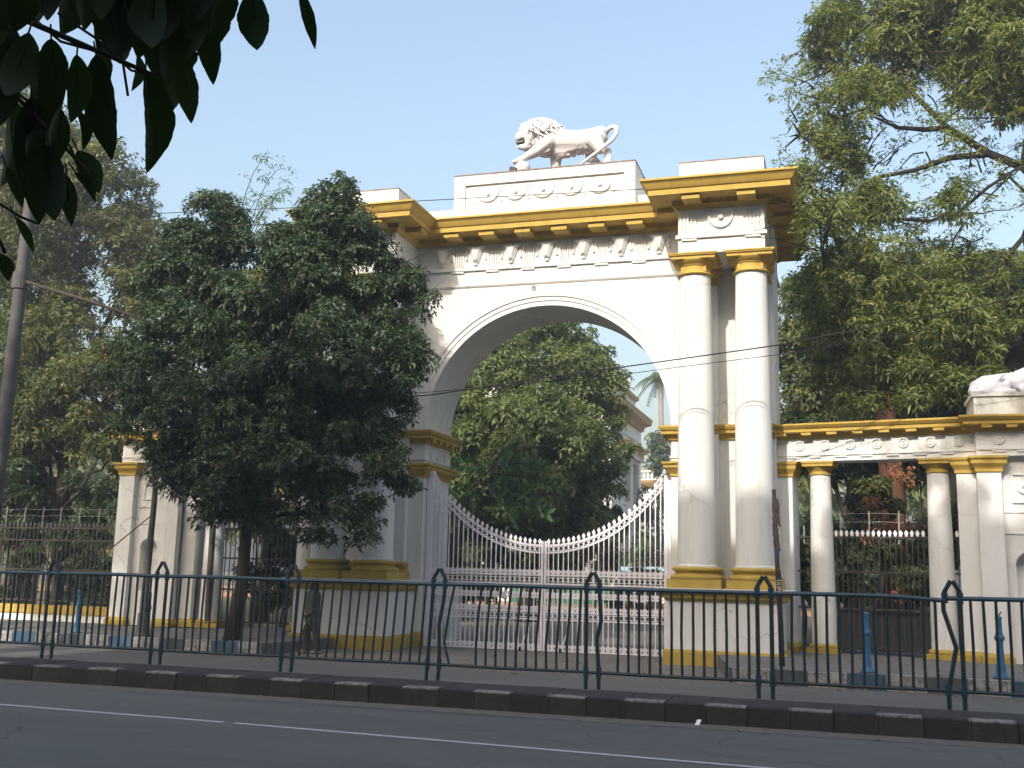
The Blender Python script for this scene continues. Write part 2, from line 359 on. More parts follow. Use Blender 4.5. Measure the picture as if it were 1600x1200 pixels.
# median kerb: separate cast blocks butted together, slightly uneven
b = MB(); x = -6.9; rr = random.Random(3)
while x < 40:
    w = 0.525; dz = rr.uniform(-.006, .006); dy = rr.uniform(-.008, .008)
    z1 = 0.245+dz; c = .018
    pr = [(-10.6+dy, 0), (-10.585+dy, z1-c), (-10.585+dy+c, z1), (-9.62, z1), (-9.6, z1-c), (-9.6, 0)]
    if x < -6.8: pr = [(-10.6+dy,0),(-10.55,z1-.02),(-10.5,z1),(-9.7,z1),(-9.6,z1-.02),(-9.6,0)]
    n = len(pr)
    x1 = x+w-0.008
    xs = x-(0.28 if x < -6.8 else 0)
    b.add([(xs if z < .1 else x, y, z) for y, z in pr]+[(x1, y, z) for y, z in pr], [tuple(range(n)), tuple(range(n, 2*n))[::-1]]+[(i, i+n, (i+1) % n+n, (i+1) % n) for i in range(n)])
    x += w
b.build('median_kerb', MEDK)['kind'] = 'structure'
# pavements left and right of the driveway, with a kerb each
b = MB(); b.ztprism([(4.88,-4.75),(60,-4.75),(60,1.5),(4.3,1.5),(4.3,-1.6)], 0.0, 0.26); b.build('pavement', PAVE)['kind'] = 'structure'
b = MB(); b.ztprism([(-60,-4.15),(-4.85,-4.15),(-4.5,-1.6),(-4.5,1.2),(-60,1.2)], 0.0, 0.24); b.build('pavement', PAVE)['kind'] = 'structure'
def kerb(x0, x1, y0, y1, z):
    b = MB(); x = x0; rr = random.Random(int(x0*10))
    while x < x1-0.1:
        w = .65; d = rr.uniform(-.012, .012); e = rr.uniform(-.01, .01)
        b.box(x, min(x+w-.01, x1), y0+d, y1, 0.0, z+e); x += w
    return b
k = kerb(4.9, 50, -4.95, -4.76, .262)
k.build('side_kerb', SIDEK)['kind'] = 'structure'
kerb(-50, -4.95, -4.35, -4.16, .25).build('side_kerb', SIDEK)['kind'] = 'structure'

# ================================================================== GATEWAY ARCH
G = thing('gateway_arch', 'tall white triumphal gateway with paired columns, ochre cornices and round arch', 'gateway', (0, 0.9, 0))
R = 3.1; ZS = 5.29; D = 1.8; XI = 3.5; XO = 5.42; YF = -1.47; YB = D-YF
b = MB(); b.archwall(0, R, ZS, -3.5, 3.5, 10.14, 0, D, 64)
b.box(-3.5, -R, 0, D, 0, ZS); b.box(R, 3.5, 0, D, 0, ZS)
for s in (-1, 1):
    xa, xb = sorted((s*3.5, s*5.5)); b.box(xa, xb, 0, D, 0, 10.14)
b.build('arch_wall', WHITE, G)
for s in (-1, 1):      # pylon entablature blocks over the columns
    xa, xb = sorted((s*XI, s*XO))
    b = MB(); b.box(xa, xb, YF, YB, 9.05, 10.14); b.build('entablature', WHITE, G)
# moulded archivolt in three steps
b = MB(); b.arc(0, ZS, R+.003, R+.13, -.03, .3); b.arc(0, ZS, R+.125, R+.24, -.055, .2); b.arc(0, ZS, R+.235, R+.31, -.085, .2)
b.build('archivolt', WHITE, G, angle=40)
# wall strings, taenia, regulae
OUT = [(-XO,YB),(-XO,YF),(-XI,YF),(-XI,0),(XI,0),(XI,YF),(XO,YF),(XO,YB),(XI,YB),(XI,D),(-XI,D),(-XI,YB)]
b = MB()
b.sweep(OUT, [(0,9.40),(.055,9.40),(.055,9.47),(.03,9.49),(0,9.49)], closed=True)
b.sweep([(-XI,0),(XI,0)], [(0,8.955),(.02,8.96),(.05,9.0),(.05,9.03),(0,9.035)])
for i in range(6):
    x = (i-2.5)*.94-.02; b.box(x-.17, x+.17, -.04, .01, 9.345, 9.398)
for s in (-1, 1):
    for x in (3.75, 5.17): b.box(s*x-.17, s*x+.17, YF-.04, YF+.01, 9.345, 9.398)
b.build('string_course', WHITE, G)
b = MB()     # main cornice: bed mould, corona, cyma
PROF = [(0,10.09),(.05,10.09),(.09,10.15),(.12,10.17),(.12,10.24),(.14,10.28),(.60,10.28),(.60,10.40),(.63,10.415),(.66,10.46),(.70,10.53),(.74,10.57),(.76,10.58),(.76,10.625),(0,10.64)]
b.sweep(OUT, PROF, closed=True)
CORN = b.build('cornice', YEL, G)
b = MB(); b.ztprism(OUT, 10.139, 10.632); b.build('roof', WHITE, G)
def modillion(x0, x1, y0, y1):
    b = MB(); b.box(x0, x1, y0, y1, 10.165, 10.277)
    b.build('modillion', YEL, CORN)
for i in range(6):
    x = (i-2.5)*.94-.04; modillion(x-.2, x+.2, -.54, -.10)
for s in (-1, 1):
    for x in (3.855, 5.07): modillion(s*x-.2, s*x+.2, YF-.54, YF-.10)
    for y in (-1.05, -.1, .85, 1.8, 2.75):
        xa, xb = sorted((s*(XO+.10), s*(XO+.54))); modillion(xa, xb, y-.2, y+.2)
    xa, xb = sorted((s*(XI-.10), s*(XI-.54))); modillion(xa, xb, -1.15, -.75)
# frieze reliefs: ox-head triangles with ribbons, fluted triglyphs between
def swag(b, cx, z0, w, y, drop=.25, r=.022, disc=True, dz=.12):
    pts = []
    for i in range(13):
        t = -1+2*i/12; pts.append((cx+t*w/2, y, z0-drop*(1-t*t)**.5))
    rad = [r*(.5+1.1*math.sqrt(max(0, 1-((i-6)/6)**2))) for i in range(13)]
    b.tube(pts, rad, 8)
    if disc:
        vs = []; n = 14
        for rr_, yy in ((.058, y+.0), (.058, y-.03), (.035, y-.045)):
            for i in range(n):
                a = 2*PI*i/n; vs.append((cx+rr_*math.cos(a), yy, z0-dz+rr_*math.sin(a)))
        fs = [(k*n+i, k*n+(i+1) % n, (k+1)*n+(i+1) % n, (k+1)*n+i) for k in range(2) for i in range(n)]+[tuple(2*n+i for i in range(n))]
        b.add(vs, fs)
def bucranium(b, cx, y):
    o_ = [(cx-.25,10.05),(cx+.25,10.05),(cx+.24,10.00),(cx+.18,9.92),(cx+.075,9.60),(cx-.075,9.60),(cx-.18,9.92),(cx-.24,10.00)]
    i_ = [(cx-.13,9.99),(cx+.13,9.99),(cx+.12,9.97),(cx+.07,9.90),(cx+.015,9.67),(cx-.015,9.67),(cx-.07,9.90),(cx-.12,9.97)]
    n = 8; vs = [(x, y+.01, z) for x, z in o_]+[(x, y-.03, z) for x, z in o_]+[(x, y-.12, z) for x, z in i_]
    b.add(vs, [tuple(range(n)), tuple(range(2*n, 3*n))]+[(k*n+q, k*n+(q+1) % n, (k+1)*n+(q+1) % n, (k+1)*n+q) for k in range(2) for q in range(n)])
    for s in (-1, 1):
        b.tube([(cx+s*.27, y-.012, 10.04), (cx+s*.23, y-.012, 9.90), (cx+s*.26, y-.012, 9.68)], [.028,.018,.036], 6)
    b.box(cx-.05, cx+.05, y-.06, y, 9.55, 9.59)
def triglyph(b, cx, y, w=.30):
    k = 5
    for i in range(k):
        x = cx-w/2+w*(i+.5)/k; b.box(x-w/k*.33, x+w/k*.33, y-.03, y+.01, 9.50, 10.07)
b = MB()
for i in range(7): bucranium(b, (i-3)*.94, 0)
for i in range(6): triglyph(b, (i-2.5)*.94, 0)
b.build('frieze_relief', WHITE, G)
for s in (-1, 1):
    b = MB(); cx = s*4.46
    for x in (3.72, 5.2): triglyph(b, s*x, YF, .40)
    b.box(cx-.36, cx-.33, YF-.03, YF+.01, 9.52, 10.05); b.box(cx+.33, cx+.36, YF-.03, YF+.01, 9.52, 10.05); b.box(cx-.36, cx+.36, YF-.03, YF+.01, 10.03, 10.06)
    swag(b, cx, 10.0, .58, YF-.02, drop=.36, r=.03, dz=.14)
    b.build('frieze_relief', WHITE, G)
# attic
b = MB(); b.box(-2.33, 2.33, -.5, 1.9, 10.62, 11.755)
b.box(-2.33, -2.04, -.56, -.498, 10.62, 11.755); b.box(2.06, 2.33, -.56, -.498, 10.62, 11.755)
b.box(-2.04, 2.06, -.56, -.498, 11.50, 11.755); b.box(-2.04, 2.06, -.56, -.498, 10.62, 10.80)
ATT = b.build('attic', WHITE, G)
b = MB(); b.box(-2.345, 2.345, -.575, 1.915, 11.755, 11.785); b.build('coping', EDGE, ATT)
b = MB()
for i in range(5):
    swag(b, (i-2)*.72, 11.36, .60, -.515, drop=.30, r=.026, dz=.10)
for i in range(6):
    x = (i-2.5)*.72; b.tube([(x,-.505,11.40),(x,-.51,11.25),(x,-.512,11.03)], [.012,.014,.028], 6); b.tube([(x-.03,-.51,11.40),(x+.03,-.51,11.40)], .02, 6)
b.build('swag_relief', WHITE, ATT)
for s in (-1, 1):
    b = MB(); xa, xb = sorted((s*2.33, s*3.52)); b.box(xa, xb, -.35, 1.9, 10.62, 10.95); b.build('parapet', WHITE, G)
    b = MB(); xa, xb = sorted((s*3.52, s*5.42)); b.box(xa, xb, -1.36, 3.1, 10.62, 11.26)
    o = b.build('parapet', WHITE, G)
    b = MB(); b.box(xa-.01, xb+.01, -1.37, 3.11, 11.26, 11.285); b.build('coping', EDGE, o)
# impost cornices and jamb capitals (wrap the jambs), jamb base
IMP = [(0,4.98),(.05,4.98),(.08,5.06),(.10,5.10),(.20,5.11),(.20,5.17),(.24,5.20),(.27,5.26),(.27,5.30),(0,5.305)]
CAPP = [(0,4.14),(.03,4.14),(.03,4.19),(.06,4.23),(.12,4.30),(.16,4.33),(.16,4.40),(.20,4.42),(.20,4.47),(0,4.475)]
def jamb(s):
    L = [(5.5,0),(R,0),(R,D),(5.5,D)]
    if s < 0: L = [(-x, y) for x, y in L][::-1]
    return L[::-1] if s > 0 else L[::-1]
for s in (-1, 1):
    path = [(5.49,D),(R,D),(R,0),(5.49,0)]
    if s < 0: path = [(-x, y) for x, y in path][::-1]
    # outward = right of travel; flip where needed
    path = path[::-1] if s > 0 else path[::-1]
    def outward_ok(p):
        a, b_ = Vector(p[1]), Vector(p[2]); d = (b_-a).normalized(); nx = d.y
        return nx*s < 0
    if not outward_ok(path): path = path[::-1]
    b = MB(); b.sweep(path, IMP)
    for y in (.2, .65, 1.1, 1.55):
        xa, xb = sorted((s*(R-.10), s*(R-.19))); b.box(xa, xb, y-.09, y+.09, 5.03, 5.108)
    b.build('impost_cornice', YEL, G)
    p2 = [(3.52,D),(R,D),(R,0),(3.52,0)]
    if s < 0: p2 = [(-x, y) for x, y in p2]
    if not outward_ok(p2): p2 = p2[::-1]
    b = MB(); b.sweep(p2, CAPP); b.build('jamb_capital', YEL, G)
    b = MB(); b.sweep(p2, [(0,0),(.07,0),(.07,.30),(.05,.34),(0,.36)]); b.build('jamb_base', YEL2, G)
    b = MB()
    for y in (.45, .95, 1.45):
        n = 16
        xx = s*R
        vs = [(xx-s*.03, y+.11*math.cos(2*PI*i/n), 4.74+.11*math.sin(2*PI*i/n)) for i in range(n)]+[(xx, y+.11*math.cos(2*PI*i/n), 4.74+.11*math.sin(2*PI*i/n)) for i in range(n)]
        b.add(vs, [tuple(range(n))]+[(i, (i+1) % n, (i+1) % n+n, i+n) for i in range(n)])
    b.sweep(p2, [(0,4.56),(.03,4.56),(.03,4.60),(0,4.60)])
    b.build('impost_relief', WHITE, G)
# pedestals
for s in (-1, 1):
    xa, xb = sorted((s*3.257, s*5.651))
    b = MB(); b.box(xa, xb, -1.65, 0.0, 0, 1.36)
    P_ = b.build('pedestal', WHITE, G)
    b = MB(); b.box(xa+.02, xb-.02, D, D+1.65, 0, 1.5); b.build('pedestal', WHITE, G)
    path = [(xa,0),(xa,-1.65),(xb,-1.65),(xb,0)]
    b = MB(); b.sweep(path, [(0,1.33),(.03,1.33),(.05,1.38),(.10,1.40),(.10,1.46),(.15,1.48),(.21,1.53),(.21,1.56),(0,1.565)])
    b.build('pedestal_cap', YEL2, P_)
    b = MB(); b.ztprism([(xa-.23,0),(xa-.23,-1.88),(xb+.23,-1.88),(xb+.23,0)], 1.562, 1.60); b.build('ledge', WHITE2, P_)
    b = MB(); b.sweep(path, [(0,0),(.08,0),(.08,.27),(.06,.31),(0,.32)]); b.build('pedestal_base', YEL2, P_)
# columns
def column(cx, cy):
    C = MB(); shaft = []
    zb, zt, rb, rt = 2.05, 8.60, .418, .348
    for i in range(15):
        t = i/14; r = rb-(rb-rt)*(t**1.6); shaft.append((r, zb+(zt-zb)*t))
    shaft = [(rb+.03, zb-.005), (rb+.03, zb+.03), (rb+.005, zb+.05)]+[(r, z) for r, z in shaft if z > zb+.06]
    C.lathe((cx, cy, 0), shaft, 36); c = C.build('column', WHITE, G, angle=30)
    B = MB(); B.box(cx-.575, cx+.575, cy-.575, cy+.575, 1.602, 1.79)
    B.lathe((cx, cy, 0), [(.56,1.79),(.575,1.81),(.575,1.85),(.55,1.875),(.50,1.885),(.475,1.91),(.475,1.94),(.50,1.955),(.53,1.975),(.54,2.005),(.53,2.03),(.50,2.05),(.42,2.052)], 36)
    B.build('base', YEL2, c, angle=30)
    K = MB(); K.lathe((cx, cy, 0), [(.355,8.58),(.40,8.585),(.415,8.60),(.40,8.62),(.36,8.63),(.355,8.64),(.355,8.78),(.38,8.79),(.385,8.81),(.40,8.82),(.46,8.87),(.48,8.90),(.48,8.915)], 36)
    K.build('capital', YEL, c, angle=30)
    A = MB(); A.box(cx-.50, cx+.50, cy-.46, cy+.50, 8.916, 8.99); A.box(cx-.535, cx+.535, cy-.495, cy+.53, 8.99, 9.02); A.box(cx-.55, cx+.55, cy-.51, cy+.54, 9.02, 9.048)
    for q in range(4):
        a = PI/4+q*PI/2; A.box(cx+.352*math.cos(a)-.035, cx+.352*math.cos(a)+.035, cy+.352*math.sin(a)-.035, cy+.352*math.sin(a)+.035, 8.64, 8.77)
    A.build('abacus', YEL, c)
for s in (-1, 1):
    for x in (3.83, 5.085): column(s*x, -1.09)
    for x in (3.86, 5.06):    # wall pilasters behind the columns
        xa, xb = s*x-.36, s*x+.36
        b = MB(); b.box(xa, xb, -.16, .01, 1.6, 9.05); p = b.build('pilaster', WHITE, G)
        b = MB(); b.sweep([(xa,0),(xa,-.16),(xb,-.16),(xb,0)], [(0,8.62),(.04,8.62),(.04,8.68),(.01,8.70),(.01,8.80),(.10,8.90),(.12,8.92),(.12,9.03),(0,9.04)]); b.build('pilaster_capital', YEL, p)
        b = MB(); b.sweep([(xa,0),(xa,-.16),(xb,-.16),(xb,0)], [(0,1.60),(.12,1.60),(.12,1.80),(.06,1.84),(.06,1.93),(.08,1.96),(.05,2.02),(0,2.03)]); b.build('pilaster_base', YEL2, p)
# loose render, little round emblem above the keystone
b = MB(); b.arc(-.33, 8.855, .045, .06, -.012, .002, 24, 0, 2*PI); b.build('emblem_ring', BLK, G)
def text(body, size, loc, rot, mt, parent, name='lettering', ext=.002):
    c = bpy.data.curves.new(name, 'FONT'); c.body = body; c.size = size; c.extrude = ext; c.align_x = 'CENTER'; c.align_y = 'CENTER'
    o = bpy.data.objects.new(name, c); COL.objects.link(o)
    dg = bpy.context.evaluated_depsgraph_get(); me = bpy.data.meshes.new_from_object(o.evaluated_get(dg)); me.name = name
    bpy.data.objects.remove(o); me.materials.clear(); me.materials.append(mt)
    o = bpy.data.objects.new(name, me); link(o, parent); L = abs_loc(parent); o.location = Vector(loc)-L; o.rotation_euler = rot
    return o
text('R', .085, (-.33, -.006, 8.855), (PI/2, 0, 0), BLK, G)

# ================================================================== LION
LI = thing('lion_statue', 'white striding lion with curled tail and paw on a ball, atop the gateway', 'statue', (.3, -.1, 11.785))
Z0 = 11.785; yc = .12
pr = []
e = lambda x, y, z, a, b_, c_: pr.append(('e', (x, yc+y, z), (a, b_, c_)))
cp = lambda p, r, q, r2: pr.append(('c', (p[0], yc+p[1], p[2]), r, (q[0], yc+q[1], q[2]), r2))
cp((.05,0,12.74),.33,(.75,0,12.67),.30); cp((.75,0,12.67),.295,(1.20,0,12.70),.30)
e(.98,0,12.60,.30,.20,.20); e(.35,0,12.50,.34,.2,.24); e(-.05,0,12.95,.36,.30,.42); e(-.2,0,12.7,.3,.25,.32)
e(-.42,0,13.08,.30,.27,.36); e(-.50,0,12.80,.22,.22,.26); e(.10,0,13.02,.30,.24,.22)
e(-.58,-.02,13.10,.20,.2,.26); e(-.70,-.04,13.00,.15,.16,.20)
e(-.66,-.05,13.20,.15,.15,.13); e(-.80,-.05,13.02,.10,.08,.085); e(-.87,-.05,12.93,.075,.085,.10); e(-.80,-.05,12.88,.10,.10,.075)
e(-.92,-.05,12.985,.03,.045,.03)
e(-.74,-.05,12.66,.14,.10,.08); e(-.66,-.04,12.64,.14,.13,.10); e(-.80,-.05,12.69,.055,.06,.04)
e(-.79,-.155,13.115,.05,.02,.018); e(-.79,.055,13.115,.05,.02,.018)
for s in (-1, 1):    # brows, cheeks
    e(-.76,-.05+s*.09,13.14,.06,.03,.028); e(-.68,-.05+s*.12,12.92,.08,.05,.09); e(-.80,-.05+s*.07,12.90,.07,.05,.06)
# legs: left fore stretched on the ball, right fore planted, hinds in stride
cp((.02,-.22,12.66),.20,(-.30,-.25,12.42),.15); cp((-.30,-.25,12.42),.15,(-.62,-.26,12.26),.085); cp((-.62,-.26,12.26),.085,(-.74,-.26,12.21),.085)
e(-.80,-.26,12.20,.11,.10,.06)
for k in range(4): e(-.87,-.34+k*.052,12.17,.055,.028,.04)
cp((.10,.2,12.6),.20,(.10,.2,12.25),.14); cp((.10,.2,12.25),.14,(.07,.2,11.92),.115); e(.0,.2,11.85,.17,.12,.07)
cp((1.18,-.18,12.62),.23,(1.34,-.2,12.36),.155); cp((1.34,-.2,12.36),.14,(1.56,-.2,12.26),.085); cp((1.56,-.2,12.26),.085,(1.50,-.2,11.95),.075); e(1.42,-.2,11.85,.16,.10,.07); e(1.60,-.2,12.05,.06,.06,.16)
cp((1.05,.2,12.6),.22,(1.02,.2,12.3),.14); cp((1.02,.2,12.3),.12,(1.24,.2,12.1),.085); cp((1.24,.2,12.1),.08,(1.2,.2,11.9),.07); e(1.12,.2,11.85,.15,.10,.06)
e(1.30,0,12.86,.22,.2,.17)
rr = random.Random(5)   # mane locks
for i in range(0):
    th = rr.uniform(-1.5, 1.5); ph = rr.uniform(-1.0, 1.25)
    cx_, cz_ = rr.uniform(-.5, .15), None
    rx = .30; 
    y = -math.cos(th*.9)*.0
    a = rr.uniform(0, 2*PI)
    # ring around the neck axis (axis runs from head to shoulder)
    t = rr.random(); ax = -.50+t*.62; azc = 13.0-.10*t; rad = .33+.05*math.sin(t*PI)
    px, py, pz = ax, math.sin(a)*rad*.88, azc+math.cos(a)*rad*(1.25 if math.cos(a) < 0 else 1.12)
    if t < .15 and abs(py) < .16 and 12.6 < pz < 13.25: continue
    d = Vector((.10+.05*rr.random(), math.sin(a)*.02, -.10))
    pr.append(('c', (px, yc+py, pz), .036, (px+d.x*.6, yc+py*1.02+d.y, pz+d.z*.6), .028))
    pr.append(('e', (px+d.x, yc+py*1.03, pz+d.z), (.022, .022, .026)))
for i in range(46):      # belly fringe
    x = .18+.02*i+rr.uniform(-.01, .01); y = -.17-.03*rr.random()
    pr.append(('c', (x, yc+y, 12.50+.02*rr.random()), .03, (x-.03, yc+y*.8, 12.36+.06*rr.random()+.05*(i/46)), .016))
    pr.append(('c', (x, yc, 12.40), .04, (x-.03, yc+rr.uniform(-.1, .1), 12.27+.10*(i/46)), .02))
for i in range(14):
    x = -.42+i*.035; pr.append(('c', (x, yc-.25, 12.30+.012*i), .03, (x+.02, yc-.25, 12.23+.013*i), .014))
blob('body', pr, .019, STATUE, LI, 1, .4)
b = MB()
for i in range(520):
    t = rr.random()**.8; a = rr.uniform(0, 2*PI); ca, sa = math.cos(a), math.sin(a)
    ax_ = -.60+.78*t; R0 = (.31+.13*math.sin(min(1, t*1.1)*PI)); zc_ = 13.02-.16*t
    low = 1.25 if ca < 0 else .98
    p = Vector((ax_, yc+sa*R0*.90, zc_+ca*R0*low))
    if t < .22 and abs(sa) < .45 and ca < .75: continue
    if p.x < -.62 and ca < .6: continue
    n_ = Vector((.1, sa, ca)).normalized(); d_ = Vector((.9, sa*.2, -.75-.25*(1-ca))).normalized(); d_ = (d_-n_*d_.dot(n_)*.8).normalized()
    tn = n_.cross(d_)*rr.choice((-1, 1)); L_ = rr.uniform(.13, .22)
    p = p-n_*.03
    b.tube([p, p+d_*L_*.35+n_*.035+tn*.02, p+d_*L_*.7+n_*.035+tn*.05, p+d_*L_+n_*.01+tn*.02], [.02, .030, .026, .008], 6)
b.build('mane', STATUE, LI, smooth=True)
b = MB(); b.tube([(1.46,.1,12.86),(1.56,.08,12.95),(1.68,.04,12.95),(1.76,-.04,12.86),(1.77,-.12,12.70),(1.68,-.2,12.50),(1.48,-.3,12.29),(1.20,-.36,12.06),(.98,-.38,11.90),(.86,-.38,11.82)], [.062,.06,.058,.058,.056,.054,.05,.042,.03,.014], 10)
b.build('tail', STATUE, LI, smooth=True)
b = MB(); n=14
b.lathe((-.66, yc-.24, 11.985), [(.205*math.sin(PI*i/n), -.205*math.cos(PI*i/n)) for i in range(1, n)], 28); b.build('ball', STATUE, LI, smooth=True)
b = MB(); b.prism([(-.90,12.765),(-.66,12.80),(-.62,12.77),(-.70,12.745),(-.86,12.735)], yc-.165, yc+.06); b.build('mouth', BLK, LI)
b = MB()
for x in (-.87, -.82, -.77, -.72): b.lathe((x, yc-.16, 12.79-.005), [(.014, .0), (.004, -.035)], 6)
b.build('teeth', STATUE, LI)
def spotlight(x, y, label):
    t = thing('spotlight', label, 'spotlight', (x, y, 11.785), 'spotlights aimed at the lion')
    b = MB(Matrix.Translation((x, y, 11.87)) @ Matrix.Rotation(.25, 4, 'Y')); b.box(-.085, .085, -.05, .05, -.055, .055); b.build('housing', BLK, t)
    b = MB(); b.tube([(x-.1,y,11.80),(x-.1,y,11.88)], .008, 6); b.tube([(x+.1,y,11.80),(x+.1,y,11.88)], .008, 6); b.tube([(x-.1,y,11.795),(x+.1,y,11.795)], .009, 6); b.build('bracket', BLK, t)
spotlight(-.82, -.42, 'small black spotlight on the gateway top beside the lion\'s ball')
spotlight(1.30, -.42, 'small black spotlight on the gateway top below the lion\'s tail')

# ================================================================== WINGS
def wing(s):
    side = 'right' if s > 0 else 'left'
    lab = 'low white colonnade wing on the right of the gateway, sunlit under a large tree' if s > 0 else 'low white colonnade wing left of the gateway, half hidden by the street tree'
    T = thing('colonnade_wing', lab, 'colonnade', (s*7.5, 0, .26), 'colonnade wings flanking the gateway')
    Mx = Matrix.Identity(4) if s > 0 else Matrix.Scale(-1, 4, (1, 0, 0))
    ML = Mx @ Matrix.Translation((5.5, .24, 0)) @ Matrix.Rotation(-.19, 4, 'Z')
    UL = 4.2
    b = MB(ML); b.box(0, UL, 0, .62, 4.475, 5.0); ent = b.build('entablature', WHITE2, T)
    b = MB(ML); b.box(0, UL, -.03, .002, 4.60, 4.635)
    for i in range(7):
        b.box(.30+i*.56-.13, .30+i*.56+.13, -.03, .002, 4.55, 4.585)
    for i in range(7):
        cx = .52+i*.56
        b.arc(cx, 4.83, .085, .115, -.028, .002, 20, 0, 2*PI); b.arc(cx, 4.83, .02, .06, -.02, .002, 14, 0, 2*PI)
        for k in (-.22, -.255, .22, .255): b.box(cx+k-.008, cx+k+.008, -.018, .002, 4.66, 4.98)
    b.build('frieze_relief', WHITE2, ent)
    CP = [(0,4.98),(.05,4.98),(.07,5.03),(.10,5.10),(.26,5.115),(.26,5.18),(.29,5.20),(.34,5.26),(.34,5.30),(0,5.31)]
    b = MB(ML); b.sweep([(0,0),(UL+.1,0)], CP)
    for i in range(8):
        x = .16+i*.56; b.box(x-.11, x+.11, -.24, -.09, 5.045, 5.112)
    b.box(0, UL, 0, .62, 5.0, 5.305)
    b.build('cornice', YEL, T)
    def colm(u, v):
        c0 = MB(ML); sh = [(.272-(.272-.222)*(i/10)**1.5, .46+(4.19-.46)*i/10) for i in range(11)]
        c0.lathe((u, v, 0), sh, 28); c = c0.build('column', WHITE2, T, angle=30)
        k = MB(ML); k.lathe((u, v, 0), [(.235,4.17),(.25,4.18),(.25,4.22),(.235,4.23),(.24,4.26),(.31,4.34),(.32,4.36)], 28); k.box(u-.34, u+.34, v-.34, v+.34, 4.36, 4.43); k.box(u-.36, u+.36, v-.36, v+.36, 4.43, 4.474)
        k.build('capital', YEL, c, angle=30)
        q = MB(ML); q.box(u-.34, u+.34, v-.34, v+.34, .26, .36); q.lathe((u, v, 0), [(.33,.36),(.34,.40),(.32,.44),(.28,.46)], 28); q.build('base', YEL2, c, angle=30)
    colm(.90, .31); colm(3.40, .31)
    def pil(u0, u1, v0, v1):
        b = MB(ML); b.box(u0, u1, v0, v1, .26, 4.475); p = b.build('pilaster', WHITE2, T)
        path = [(u0,v1),(u0,v0),(u1,v0),(u1,v1)]
        b = MB(ML); b.sweep(path, [(0,4.14),(.03,4.14),(.03,4.20),(.05,4.24),(.10,4.31),(.10,4.38),(.13,4.42),(.13,4.468),(0,4.47)]); b.build('pilaster_capital', YEL, p)
        b = MB(ML); b.sweep(path, [(0,.26),(.07,.26),(.07,.38),(.04,.42),(0,.46)]); b.build('pilaster_base', YEL2, p)
    pil(-.05, .33, .02, .60); pil(3.80, 4.3, .02, .60)
    # end pier
    px0, px1 = 9.62, 11.45; yf = -.78
    b = MB(Mx); cx = 10.53
    b.box(px0, px1, yf, .9, 4.475, 5.0); b.box(px0, px0+.02, -.6, .9, .26, 4.475)
    b.box(px0, cx-.25, -.62, .9, .26, 2.24); b.box(cx+.25, px1, -.62, .9, .26, 2.24)
    b.archwall(cx, .25, 2.24, px0, px1, 4.475, -.62, -.35, 20); b.box(px0, px1, -.35, .9, 2.24, 4.475)
    b.box(cx-.25, cx+.25, -.62, -.3, .26, 1.15); b.box(cx-.25, cx+.25, -.36, .9, 1.15, 2.24)
    pier = b.build('end_pier', WHITE2, T)
    for xa, xb in ((px0-.02, px0+.45), (px1-.45, px1+.02)):
        b = MB(Mx); b.box(xa, xb, -.80, -.60, .26, 4.474); p = b.build('pilaster', WHITE2, pier)
        path = [(xa,-.3),(xa,-.80),(xb,-.80),(xb,-.3)]
        b = MB(Mx); b.sweep(path, [(0,4.14),(.03,4.14),(.03,4.20),(.05,4.24),(.11,4.31),(.11,4.38),(.15,4.42),(.15,4.468),(0,4.47)]); b.build('pilaster_capital', YEL, pier)
        b = MB(Mx); b.sweep(path, [(0,.26),(.07,.26),(.07,.38),(.04,.42),(0,.46)]); b.build('pilaster_base', YEL2, pier)
    b = MB(Mx); b.sweep([(px0,.9),(px0,yf),(px1,yf),(px1,.9)], CP)
    for i in range(4): b.box(px0+.2+i*.48-.10, px0+.2+i*.48+.10, yf-.24, yf-.09, 5.045, 5.112)
    b.box(px0, px1, yf, .9, 5.0, 5.305); b.build('cornice', YEL, pier)
    b = MB(Mx); b.box(px0, px1, yf-.028, yf+.002, 4.60, 4.64)
    for xx in (cx-.47, cx, cx+.47): b.box(xx-.13, xx+.13, yf-.028, yf+.002, 4.555, 4.59)
    for xx in (cx-.47, cx+.47): b.arc(xx, 4.83, .09, .12, yf-.028, yf+.002, 20, 0, 2*PI); b.arc(xx, 4.83, .02, .06, yf-.02, yf+.002, 14, 0, 2*PI)
    y = -.62
    for z in (3.30, 2.86): b.box(px0+.46, px1-.46, y-.02, y+.002, z, z+.03)
    for zz in ((3.50,3.53),(4.08,4.12)): b.box(cx-.26, cx+.26, y-.035, y+.002, *zz)
    b.box(cx-.26, cx-.235, y-.035, y+.002, 3.53, 4.08); b.box(cx+.235, cx+.26, y-.035, y+.002, 3.53, 4.08)
    swag(b, cx, 3.95, .38, y-.01, drop=.24, r=.022, dz=.08)
    b.arc(cx, 2.24, .255, .30, y-.02, y+.002, 18)
    b.build('panel_relief', WHITE2, pier)
    return T, Mx
WR, _ = wing(1); WL, MXL = wing(-1)
